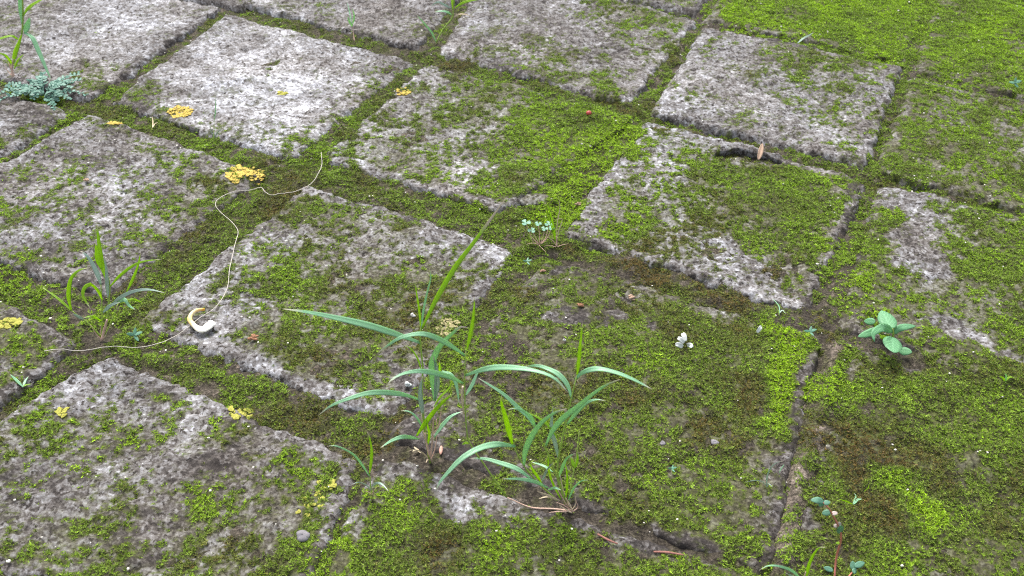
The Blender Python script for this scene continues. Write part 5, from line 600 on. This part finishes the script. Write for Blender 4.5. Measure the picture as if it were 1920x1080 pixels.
def empty(name, loc, label, cat, group=None):
    o = bpy.data.objects.new(name, None); COL.objects.link(o); o.location = loc; o.empty_display_size = .01
    return tag(o, label, cat, group)
def fattr(me, name, v):
    a = me.attributes.new(name, 'FLOAT', 'POINT'); a.data.foreach_set('value', np.asarray(v, np.float32).ravel())
def gridfaces(ny, nx):
    i = np.arange(ny * nx).reshape(ny, nx)
    return np.stack([i[:-1, :-1], i[:-1, 1:], i[1:, 1:], i[1:, :-1]], -1).reshape(-1, 4)

# ---------------------------------------------------------------- pavement: bed of soil, slabs as its pieces
xs = np.concatenate([[-200, -40, -8, -3, -1.6], np.arange(-1.05, 1.05, .0042), [1.6, 3, 8, 40, 200]])
ys = np.concatenate([[-200, -40, -8, -2, -.4], np.arange(.2, 1.42, .0042), [1.9, 3, 8, 40, 200]])
gx, gy = np.meshgrid(xs, ys); fx, fy = gx.ravel(), gy.ravel()
m, p, g = fields(fx, fy); bz = bed_z(fx, fy, m)
me = mesh('pavement', np.stack([fx, fy, bz], 1), gridfaces(len(ys), len(xs)))
mb = np.maximum(m, .62 * sstep(.2, .33, p)); fattr(me, 'moss', sstep(-.25, .15, moss_margin(fx, fy, mb)) * .95); fattr(me, 'pale', p * .45 + .6 * np.exp(-(polydist(fx, fy, RIDGE) / .008) ** 2))
pav = tag(link('pavement', me, MAT['soil']), 'old paved ground with soil and moss in the joints between slabs', kind='structure')
for s in SL:
    n = 132 if s['vis'] else 40
    if s['ab'] == (3, 0): n = 220
    t = np.linspace(-.036, 1.036, n); u, v = np.meshgrid(t, t); u = u.ravel()[:, None]; v = v.ravel()[:, None]; q = s['q']
    P = (q[0] * (1 - u) + q[1] * u) * (1 - v) + (q[3] * (1 - u) + q[2] * u) * v
    x, y = P[:, 0], P[:, 1]; z = np.maximum(slab_z(s, x, y), -.028); m, p, g = fields(x, y); m = edge_adjust(s, m, slab_dist(s, x, y))
    if s['ab'] == (3, 0): y = y + .010 * (1 - sstep(.0032, .0066, polydist(x, y + .002 * fbm(x, y, .02, 2, .5, 9), HOLE)))   # the slot runs back under its far lip
    F = gridfaces(n, n)[:, ::-1].copy()
    me = mesh('paving_slab', np.stack([x, y, z], 1), F)
    mm = moss_margin(x, y, m)
    fattr(me, 'moss', np.clip(sstep(-.16, .12, mm) * .9 + .25 * sstep(.2, .9, m) * sstep(-.5, 0, mm), 0, 1)); fattr(me, 'pale', p); fattr(me, 'film', .85 * sstep(.18, .6, m) * sstep(-.75, -.05, mm))
    o = link('paving_slab', me, MAT['stone'], pav)
    if s['ab'] == (1, 0): o['label'] = 'palest slab, almost bare white speckled concrete'
    if s['ab'] == (3, 0): o['label'] = 'slab with a dark broken slot near its far edge'

# ---------------------------------------------------------------- moss
def moss_mesh(x, y, z, g, scale, nleaf, r):
    N = len(x); k = nleaf
    az = (np.arange(k)[None] * (2 * np.pi / k) + r.uniform(0, 6.28, (N, 1)) + r.uniform(-.5, .5, (N, k)))
    el = np.radians(r.uniform(15, 80, (N, k))); L = scale[:, None] * r.uniform(.65, 1.15, (N, k))
    w = L * r.uniform(.13, .22, (N, k))
    ca, sa, ce, se = np.cos(az), np.sin(az), np.cos(el), np.sin(el)
    tx, ty = r.normal(0, .22, (N, 1)), r.normal(0, .22, (N, 1))
    D = np.stack([ca * ce + tx, sa * ce + ty, se], -1); Sd = np.stack([-sa, ca, 0 * ca], -1)
    B = np.stack([x, y, z], -1)[:, None, :] + np.stack([0 * ca, 0 * ca, -.0004 + 0 * ca], -1)
    mid = B + D * (L * .5)[..., None]; tip = B + D * L[..., None]; tip[..., 2] -= L * .15
    V = np.stack([mid * .35 + B * .65 + Sd * w[..., None], tip, mid * .35 + B * .65 - Sd * w[..., None]], 2)      # N,k,3,3
    g = np.clip(g + r.normal(0, .10, N), 0, 1)
    stops = np.array([0, .25, .5, .75, 1.0]); C = np.array([[.116, .078, .022], [.112, .128, .022], [.140, .212, .022], [.182, .285, .017], [.222, .345, .012]])
    c = np.stack([np.interp(g, stops, C[:, i]) for i in range(3)], -1) * np.exp(r.normal(0, .27, (N, 1)))
    c = c[:, None, None, :] * r.uniform(.6, 1.4, (N, k, 1, 1)) * np.ones((1, 1, 3, 1))
    F = np.arange(N * k * 3).reshape(-1, 3)
    me = mesh('moss', V.reshape(-1, 3), F, smooth=False)
    a = me.color_attributes.new('col', 'FLOAT_COLOR', 'POINT')
    rgba = np.ones((N * k * 3, 4), np.float32); rgba[:, :3] = c.reshape(-1, 3); a.data.foreach_set('color', rgba.ravel())
    return me
STEP = .0015
jx = np.arange(-1.0, 1.0, STEP); jy = np.arange(.24, 1.36, STEP); X, Y = np.meshgrid(jx, jy); X = X.ravel(); Y = Y.ravel()
X = X + rng.uniform(-.5, .5, X.shape) * STEP; Y = Y + rng.uniform(-.5, .5, Y.shape) * STEP
wedge = np.abs(X) < .15 + Y * .58                                # the part of the yard around the view
X, Y = X[wedge], Y[wedge]
z, m, p, g = cover(X, Y); mm = moss_margin(X, Y, m)
keep = (mm > 0) | (rng.random(len(X)) < .05 * sstep(.1, .5, m))
X, Y, mm, z, m, g = X[keep], Y[keep], mm[keep], z[keep], m[keep], g[keep]
gg = g + .06 + .14 * fbm(X, Y, .035, 2, .5, 501) - .12 * (mm < .1)
scale = .00172 * (1 + .25 * g) * (.62 + .5 * sstep(0, .3, mm)) * rng.uniform(.8, 1.25, len(X))
z = z + .0014 * sstep(0, .4, mm) * (.15 + .85 * vnoise(X / .006, Y / .006, 601)) + rng.uniform(-.0006, .0004, len(X))
me = moss_mesh(X, Y, z, gg, scale, 5, rng)
print('moss tufts', len(X))
tag(link('moss', me, MAT['moss']), 'green moss spreading over slabs and joints', 'moss', kind='stuff')

# ---------------------------------------------------------------- blades, stems, ovals
def spline(P, n):
    P = np.asarray(P, float)
    if len(P) == 2: return P[0] + (P[1] - P[0]) * np.linspace(0, 1, n)[:, None]
    Q = np.vstack([2 * P[0] - P[1], P, 2 * P[-1] - P[-2]]); out = []
    L = np.linalg.norm(np.diff(P, axis=0), axis=1); T = np.concatenate([[0], np.cumsum(L)])
    for s in np.linspace(0, T[-1], n):
        i = min(np.searchsorted(T, s, side='right') - 1, len(P) - 2); t = (s - T[i]) / max(L[i], 1e-9)
        a, b, c, d = Q[i], Q[i + 1], Q[i + 2], Q[i + 3]
        out.append(.5 * (2 * b + (c - a) * t + (2 * a - 5 * b + 4 * c - d) * t * t + (3 * b - a - 3 * c + d) * t ** 3))
    return np.array(out)
def tangents(P):
    T = np.gradient(P, axis=0); return T / (np.linalg.norm(T, axis=1, keepdims=True) + 1e-12)
def tube(P, r, sides=6, n=14):
    P = spline(P, n); T = tangents(P); V = []; F = []
    r = np.broadcast_to(np.asarray(r, float), (n,)) if np.ndim(r) == 0 else np.interp(np.linspace(0, 1, n), np.linspace(0, 1, len(r)), r)
    ref = np.array([.3, -.5, .8])
    for i in range(n):
        s = np.cross(T[i], ref); s /= np.linalg.norm(s) + 1e-9; u = np.cross(s, T[i])
        for k in range(sides):
            a = 2 * math.pi * k / sides; V.append(P[i] + r[i] * (math.cos(a) * s + math.sin(a) * u))
    for i in range(n - 1):
        for k in range(sides):
            F.append((i * sides + k, i * sides + (k + 1) % sides, (i + 1) * sides + (k + 1) % sides, (i + 1) * sides + k))
    F.append(tuple(range(sides))[::-1]); F.append(tuple(range((n - 1) * sides, n * sides)))
    return np.array(V), F
def strap(P, width, prof, N0, n=18, fold=.16, twist=0.0, cup=0.0):
    """a leaf: midrib along P, two halves folded up along it, a thin closed skin"""
    P = spline(P, n); T = tangents(P); V = []; F = []; N0 = np.asarray(N0, float)
    for i in range(n):
        t = i / (n - 1); w = width * .5 * prof(t)
        vz = abs(T[i][2]); S = np.cross(T[i], N0 * (1 - vz) + np.array([N0[0], -1, .2]) * vz); S /= np.linalg.norm(S) + 1e-9; Nn = np.cross(S, T[i])
        a = twist * t; S, Nn = S * math.cos(a) + Nn * math.sin(a), Nn * math.cos(a) - S * math.sin(a)
        th = .00012
        for k in (-1, -.5, 0, .5, 1): V.append(P[i] + S * w * k + Nn * (w * fold * abs(k) * 2 - w * cup * k * k * 2))
        for k in (1, .5, 0, -.5, -1): V.append(P[i] + S * w * k + Nn * (w * fold * abs(k) * 2 - w * cup * k * k * 2 - th))
    m = 10
    for i in range(n - 1):
        for k in range(m): F.append((i * m + k, i * m + (k + 1) % m, (i + 1) * m + (k + 1) % m, (i + 1) * m + k))
    F.append(tuple(range(m))[::-1]); F.append(tuple(range((n - 1) * m, n * m)))
    return np.array(V), F
grass_prof = lambda t: (.42 + .58 * sstep(0, .3, np.float64(t))) * max(.05, (1 - max(0, t - .45) / .55) ** .65)
oval_prof = lambda t: max(.06, math.sin(math.pi * min(1, (t * .97 + .03)) ** .85) ** .62)
heart_prof = lambda t: max(.08, min(1, t * 1.5) ** .7 * (1 if t < .8 else (1 - (t - .8) / .2 * .55)))
LABELS = {
 'A': ('grass_plant', 'tall grass tuft with the longest blade, growing in front of the middle slab', 'grass', 'grass growing in the joints'),
 'B': ('grass_plant', 'sprawling grass with many arching blades and brown roots at lower centre', 'grass', 'grass growing in the joints'),
 'C': ('grass_plant', 'grass tuft with curled bright green blades beside the thread at left', 'grass', 'grass growing in the joints'),
 'D': ('grass_plant', 'small grass seedling left of the tall tuft, one upright and one arching blade', 'grass', 'grass growing in the joints'),
 'E': ('grass_plant', 'grass rising out of the top left corner behind the leafy rosette', 'grass', 'grass growing in the joints'),
 'G': ('grass_plant', 'thin forked grass growing between slabs at the top edge', 'grass', 'grass growing in the joints'),
 'K': ('grass_plant', 'wiry small grass with pale dry stalks right of the clover', 'grass', 'grass growing in the joints'),
 'N': ('grass_plant', 'two curved blades at the bottom edge left of the red creeper', 'grass', 'grass growing in the joints'),
 'H': ('broadleaf_seedling', 'seedling with broad rounded green leaves on the right side', 'seedling', None),
 'I': ('creeping_weed', 'creeping weed with red stem and paired round leaves at lower right', 'weed', None),
 'J': ('clover_plant', 'tiny three-leaved clover where four slabs meet in the centre', 'clover', None),
 'T1': ('grass_sprout', 'tiny pale grass wisp below the slab with the slot', 'grass', 'tiny sprouts'),
 'T2': ('grass_sprout', 'thin curved pale grass wisps on bare soil left of the soil ridge', 'grass', 'tiny sprouts'),
 'T3': ('grass_sprout', 'faint sprout with reddish stem on grey slab at the top', 'grass', 'tiny sprouts'),
 'T4': ('grass_sprout', 'thin upright sprout at the lower edge of the palest slab', 'grass', 'tiny sprouts'),
 'T5': ('grass_sprout', 'small green sprout at the left edge below the thread end', 'grass', 'tiny sprouts'),
 'T6': ('grass_sprout', 'tiny straw-coloured sprout below the yellow lichen of the palest slab', 'grass', 'tiny sprouts'),
 'T7': ('grass_sprout', 'single pale blade lying on bright moss at top right', 'grass', 'tiny sprouts'),
 'T8': ('grass_sprout', 'small star of green blades at the right edge', 'grass', 'tiny sprouts'),
 'T9': ('grass_sprout', 'thin sprout in moss left of the vivid green moss cushion', 'grass', 'tiny sprouts'),
 'P1': ('leaf_sprout', 'tiny four-leaved sprout left of the broadleaf seedling', 'sprout', 'tiny sprouts'),
 'P2': ('leaf_sprout', 'little green sprout touching the thread right of the curled grass', 'sprout', 'tiny sprouts'),
 'P3': ('leaf_sprout', 'minute sprout just below the clover', 'sprout', 'tiny sprouts'),
 'P4': ('leaf_sprout', 'minute sprout in moss right of the sprawling grass', 'sprout', 'tiny sprouts'),
 'P5': ('leaf_sprout', 'small sprout at the right edge near the top', 'sprout', 'tiny sprouts'),
}
prng = np.random.default_rng(3)
for key, (base, items) in PLANTS.items():
    nm, lab, cat, grp = LABELS[key]
    bx, by = base[0], base[1]; b0 = np.array([bx, by, sz(bx, by)])
    root = empty(nm, b0, lab, cat, grp)
    dz = b0[2]
    for kind, pts, w, col in items:
        P = np.array(pts)
        P[:, 2] += dz * np.clip(1 - P[:, 2] / .03, 0, 1)
        low = P[:, 2] < .006
        if low.any():
            zz = surf(P[low, 0], P[low, 1])[0]; P[low, 2] = np.maximum(P[low, 2], zz + .0012)
        P = P - b0
        N0 = np.array([prng.normal(0, .12), -.2 + prng.normal(0, .12), .95])
        if kind == 'leaf':
            V, F = strap(P, w * 1.03, grass_prof, N0, 20, .10, prng.normal(0, .3)); name = 'leaf_blade'
        elif kind in ('stem', 'root'):
            r = w * .5; V, F = tube(P, [r, r * .9, r * .6] if kind == 'stem' else [r, r * .7, r * .3], 6, 12); name = 'stem' if kind == 'stem' else 'root_strand'
        elif kind == 'oval':
            N0 = np.array([prng.normal(0, .12), -.25, .95]); V, F = strap(P, w, oval_prof, N0, 14, .09, 0, .10); name = 'leaf'
        elif kind == 'trefoil':
            V, F = tube(P, [.0004, .0003], 5, 8); lf = link('leaf', mesh('leaf', V, F), MAT['s'], root)
            c = P[-1]; a0 = prng.uniform(0, 6.28)
            for j in range(3):
                a = a0 + j * 2.094; tip = c + np.array([math.cos(a), math.sin(a), .12]) * w * .52
                V, F = strap(np.array([c, tip]), w * .52, heart_prof, (0, -.1, 1), 9, .12); link('leaflet', mesh('leaflet', V, F), MAT[col], lf)
            continue
        me = mesh(name, V, F)
        if kind in ('leaf', 'oval'):
            k = len(V) // 10; fattr(me, 'along', np.repeat(np.linspace(0, 1 if kind == 'leaf' else .8, k) * (1.2 if col == 'Y' else 1), 10)); fattr(me, 'across', np.tile([1, .5, 0, .5, 1, 1, .5, 0, .5, 1], k))  # tall blade's sky reflection is painted as a longer pale tip
        else: fattr(me, 'along', np.zeros(len(V))); fattr(me, 'across', np.ones(len(V)))
        link(name, me, MAT[col.lower()], root)

# leafy rosette of fine compound leaves, top left
fx0, fy0 = SMALL['fern'][0][:2]; fz = sz(fx0, fy0)
fern = empty('leafy_rosette', (fx0, fy0, fz), 'low rosette of fine blue-green leaflets at the top left', 'weed')
fr = np.random.default_rng(8)
for j in range(22):
    a = j * 2.399 + fr.uniform(-.3, .3); L = fr.uniform(.022, .048) * (1 if math.cos(a) ** 2 > .3 else .75); hgt = fr.uniform(.006, .016)
    t = np.linspace(0, 1, 5)[:, None]; d = np.array([math.cos(a), math.sin(a), 0])
    P = t * d * L + np.array([0, 0, 1]) * (hgt * np.sin(t * 2.3)); V, F = tube(P, [.0004, .0003], 4, 6); V = list(V); F = list(F)
    for q in range(5, 20):
        tt = q / 19.0; c = np.array([np.interp(tt, t[:, 0], P[:, i]) for i in range(3)]); sd = 1 if q % 2 else -1
        e = np.array([-d[1], d[0], 0]) * sd * .8 + d * .6; ln = .0062 * fr.uniform(.7, 1.2) * (1.1 - .45 * tt)
        v2, f2 = strap(np.array([c, c + e * ln + np.array([0, 0, fr.uniform(-.001, .002)])]), ln * .62, oval_prof, (fr.normal(0, .25), -.2 + fr.normal(0, .2), 1), 6, .08)
        o = len(V); V += list(v2); F += [tuple(i + o for i in f) for f in f2]
    link('leaf', mesh('leaf', np.array(V), F), MAT['f'], fern)

# ---------------------------------------------------------------- thread, torn ring, litter
P = np.array(SMALL['string'])[:, :2]; PS = spline(np.c_[P, np.zeros(len(P))], 120); PS[:, 2] = surf(PS[:, 0], PS[:, 1])[0] + .0014
ker = np.ones(5) / 5; zpad = np.pad(PS[:, 2], 2, mode='edge'); PS[:, 2] = np.maximum(PS[:, 2], np.convolve(zpad, ker, 'valid') + .0008) + .0006
V, F = tube(PS, .00029, 6, 240)
tag(link('thread', mesh('thread', V, F), MAT['thread']), 'long pale thread winding over the slabs at left through the torn yellow ring', 'thread')
P = np.array(SMALL['ring'])[:, :2]; n = 30; C = spline(np.c_[P, np.zeros(len(P))], n); T = tangents(C); V = []; F = []; al = []
z0 = surf(C[:, 0], C[:, 1])[0].max() + .0005
for i in range(n):
    t = i / (n - 1); w = np.interp(t, [0, .12, .35, .6, .8, .95, 1], [.0006, .0014, .0019, .0019, .0036, .0043, .0024]); h = np.interp(t, [0, .3, .6, 1], [.0020, .0026, .0024, .0010])
    S = np.cross(T[i], (0, 0, 1)); S /= np.linalg.norm(S); zc = z0 + np.interp(t, [0, .3, .7, 1], [.004, .002, .001, .003])
    if i >= n - 3: w *= 1 + .25 * math.sin(i * 2.5)
    for (a, b) in ((-1, .1), (-.8, .8), (-.2, 1), (.5, .85), (1, .3), (.9, 0), (0, .25), (-.8, 0)):
        V.append(np.array([*C[i][:2], zc]) + S * w * a + np.array([0, 0, h * b])); al.append(t)
for i in range(n - 1):
    for k in range(8): F.append((i * 8 + k, i * 8 + (k + 1) % 8, (i + 1) * 8 + (k + 1) % 8, (i + 1) * 8 + k))
F.append(tuple(range(8))[::-1]); F.append(tuple(range((n - 1) * 8, n * 8)))
me = mesh('torn_ring', np.array(V), F); fattr(me, 'along', al)
tag(link('torn_ring', me, MAT['peel']), 'torn cream and yellow curved peel lying on the thread', 'peel')

def blob(rx, ry, rz, seed, n=10, m=7, rough=.18):
    r = np.random.default_rng(seed); V = []; F = []; ph = r.uniform(0, 6.28, 6)
    for i in range(m):
        th = math.pi * i / (m - 1)
        for k in range(n):
            a = 2 * math.pi * k / n; s = 1 + rough * (math.sin(2 * a + ph[0] + th) + .7 * math.sin(3 * a + ph[1] + 2 * th) + .6 * math.sin(5 * a + ph[2]) * math.sin(th * 2 + ph[3])) * .5
            V.append((rx * math.sin(th) * math.cos(a) * s, ry * math.sin(th) * math.sin(a) * s, rz * math.cos(th) * s))
    for i in range(m - 1):
        for k in range(n): F.append((i * n + k, (i + 1) * n + k, (i + 1) * n + (k + 1) % n, i * n + (k + 1) % n))
    return np.array(V), F
def joinup(parts):
    V = []; F = []
    for v, f in parts:
        o = len(V); V += list(v); F += [tuple(i + o for i in q) for q in f]
    return np.array(V), F
LICH = [('yellow', 'round yellow lichen near the left corner of the palest slab'), ('yellow', 'largest yellow lichen rosette beside the thread bend'),
 ('ylw2', 'small yellow-green spot in the middle of the palest slab'), ('yellow', 'small yellow lichen on a slab edge right of the palest slab'),
 ('yellow', 'thin yellow lichen streak below the left corner of the palest slab'), ('ylw2', 'yellow lichen at the left edge of the picture'),
 ('ylw2', 'yellow lichen crumbs near the lower left slab edge'), ('ylw2', 'yellow-green lichen on the far edge of the lower left slab'),
 ('ylw2', 'yellow lichen on the pale corner of the lower left slab'), ('ylw2', 'scattered yellow crumbs below the small grass seedling'),
 ('khaki', 'khaki lichen patch behind the tall grass tuft')]
for j, ((c, rx, ry), (mt, lab)) in enumerate(zip(SMALL['lichen'], LICH)):
    r = np.random.default_rng(40 + j); parts = []; ry2 = ry * 1.7
    nn = int(20 + 8000 * rx); dens = (1.0, 1.1, .3, .5, .4, .5, .15, .25, .2, .12, .5)[j]
    for i in range(int(nn * dens)):
        a = r.uniform(0, 6.28); q = math.sqrt(r.random()) * (1 if j not in (6, 9) else 1.25)
        if j == 1 and .3 < q < 1.1 and abs(((a - 4.9 + 3.14) % 6.28) - 3.14) < .45: continue
        x, y = c[0] + rx * q * math.cos(a), c[1] + ry2 * q * math.sin(a); s = r.uniform(.0013, .0026)
        v, f = blob(s, s * r.uniform(.7, 1.2), .00032, int(r.integers(1e6)), 8, 5, .6); parts.append((v + np.array([x - c[0], y - c[1], sz(x, y) + .0003]), f))
    V, F = joinup(parts)
    tag(link('lichen', mesh('lichen', V, F), MAT[mt], loc=(c[0], c[1], 0)), lab, 'lichen', 'lichen spots on the slabs', 'thing')

c, rx, ry = SMALL['flat_stone'][0]
V, F = blob(rx, ry * 1.9, .004, 77, 18, 7, .1); me = mesh('flat_stone', V, F); fattr(me, 'pale', np.full(len(V), .62)); fattr(me, 'moss', np.full(len(V), .12)); fattr(me, 'film', np.full(len(V), .5))
tag(link('flat_stone', me, MAT['stone'], loc=(c[0], c[1], sz(c[0], c[1]) - .0012)), 'flat khaki grey stone set in moss just behind the clover', 'stone')
for j, ((c, rx, ry), lab) in enumerate(zip(SMALL['pebble'], ('grey pebble near the bottom left slab corner', 'small grey pebble in moss at lower right', 'small dark pebble right of the sprawling grass'))):
    V, F = blob(rx, rx * .9, ry * .7, 90 + j, 14, 9, .22)
    tag(link('pebble', mesh('pebble', V, F), MAT['pebble'], loc=(c[0], c[1], sz(c[0], c[1]) + ry * .25)), lab, 'pebble', 'pebbles')
c, rx, ry = SMALL['berry'][0]; V, F = blob(rx, rx, rx * .9, 4, 12, 9, .06)
tag(link('berry', mesh('berry', V, F), MAT['red'], loc=(c[0], c[1], sz(c[0], c[1]) + rx * 1.0)), 'single tiny red berry on the bright mossy slab', 'berry')
c, rx, ry = SMALL['seed'][0]; V, F = blob(rx * .6, ry * 1.1, rx * .5, 6, 10, 9, .05)
tag(link('seed', mesh('seed', V, F), MAT['seed'], loc=(c[0], c[1], sz(c[0], c[1]) + rx * .45)), 'pinkish seed on bare soil beside the tall grass root', 'seed')
for j, (c, rx, ry) in enumerate(SMALL['petals']):
    lab = ('upper curled white petal of the fallen flower', 'lower left white petal of the fallen flower', 'lower right white petal of the fallen flower', 'middle small white petal of the fallen flower', 'lone white petal right of the fallen flower')[j]
    a = (1.9, 3.3, 5.2, 2.6, .8)[j]; d = np.array([math.cos(a), math.sin(a), .45]) * rx * 1.7
    V, F = strap(np.array([-d * .5, d * .1 + (0, 0, rx * .3), d * .5]), rx * 1.05, lambda t: max(.1, math.sin(math.pi * (t * .75 + .12)) ** .6), (.3 * math.sin(j * 2), -.5, .8), 9, .15)
    tag(link('petal', mesh('petal', V, F), MAT['petal'], loc=(c[0], c[1], sz(c[0], c[1]) + .0045)), lab, 'petal', 'fallen white petals')
a, b = SMALL['brown_leaf'][0][0], SMALL['brown_leaf'][1][0]
A = np.array([a[0], a[1], sz(a[0], a[1]) + .003]); B = np.array([b[0], b[1], sz(b[0], b[1]) + .010])
V, F = strap(np.array([A, (A + B) / 2 + (0, 0, .001), B]) - A, .0062, oval_prof, (.4, -.5, .75), 12, .2)
tag(link('dead_leaf', mesh('dead_leaf', V, F), MAT['dead'], loc=A), 'narrow tan dead leaf leaning in the dark slot of a slab', 'leaf')
for key, lab in (('twig', 'short reddish twig on soil, the left of two at the bottom'), ('twig_b', 'short reddish twig on soil, the right of two at the bottom')):
    P = np.array(SMALL[key])[:, :2]; Q = np.c_[P, surf(P[:, 0], P[:, 1])[0] + .0018]; V, F = tube(Q - Q[0], [.0006, .0008, .0004], 6, 10)
    tag(link('twig', mesh('twig', V, F), MAT['twig'], loc=Q[0]), lab, 'twig', 'reddish twigs')
DEB = ['reddish brown bark crumb on the middle slab right of the torn peel', 'orange brown leaf crumb on the brown mossy slab', 'orange crumb in moss above the clover grass',
 'brown husk lying on the brown mossy slab', 'tiny tan chip behind the brown mossy slab corner', 'brown husk in moss on the left slab', 'whitish chip on the middle slab behind the tall grass', 'tiny pale chip left of the fallen flower', 'pale grey husk left of the tall grass stem', 'straw crumb at the root of the tall grass']
for j, ((c, rx, ry), lab) in enumerate(zip(SMALL['debris'], DEB)):
    r = np.random.default_rng(60 + j); parts = []
    for i in range(4):
        v, f = blob(rx * r.uniform(.35, .6), ry * r.uniform(.3, .5), .0009, int(r.integers(1e6)), 8, 5, .35); a = r.uniform(-.6, .6)
        R = np.array([[math.cos(a), -math.sin(a), 0], [math.sin(a), math.cos(a), 0], [0, 0, 1]]); parts.append((v @ R.T + np.array([r.uniform(-.4, .4) * rx, r.uniform(-.4, .4) * ry, r.uniform(0, .002)]), f))
    V, F = joinup(parts)
    nm2 = ('bark_crumb', 'leaf_crumb', 'leaf_crumb', 'husk', 'chip', 'husk', 'chip', 'chip', 'husk', 'straw_crumb')[j]
    tag(link(nm2, mesh(nm2, V, F), MAT[('bits', 'dead', 'dead', 'bits', 'seed', 'dead', 'white', 'white', 'petal', 'w')[j]], loc=(c[0], c[1], sz(c[0], c[1]) + .0016)), lab, nm2.split('_')[-1], 'crumbs on the slabs', 'thing')

# pale grit strewn everywhere
gr = np.random.default_rng(21); N = 900
X = gr.uniform(-.85, .85, N); Y = gr.uniform(.28, 1.3, N); z = surf(X, Y)[0]; parts = []
for i in range(N):
    s = gr.uniform(.0004, .0010) * (1.5 if gr.random() < .12 else 1); v, f = blob(s, s * gr.uniform(.6, 1), s * .6, i, 6, 4, .3); parts.append((v + np.array([X[i], Y[i], z[i] + s * .5 + .0012]), f))
V, F = joinup(parts)
tag(link('grit', mesh('grit', V, F, smooth=False), MAT['grit']), 'pale grit and seed husks strewn over moss and slabs', 'grit', kind='stuff')
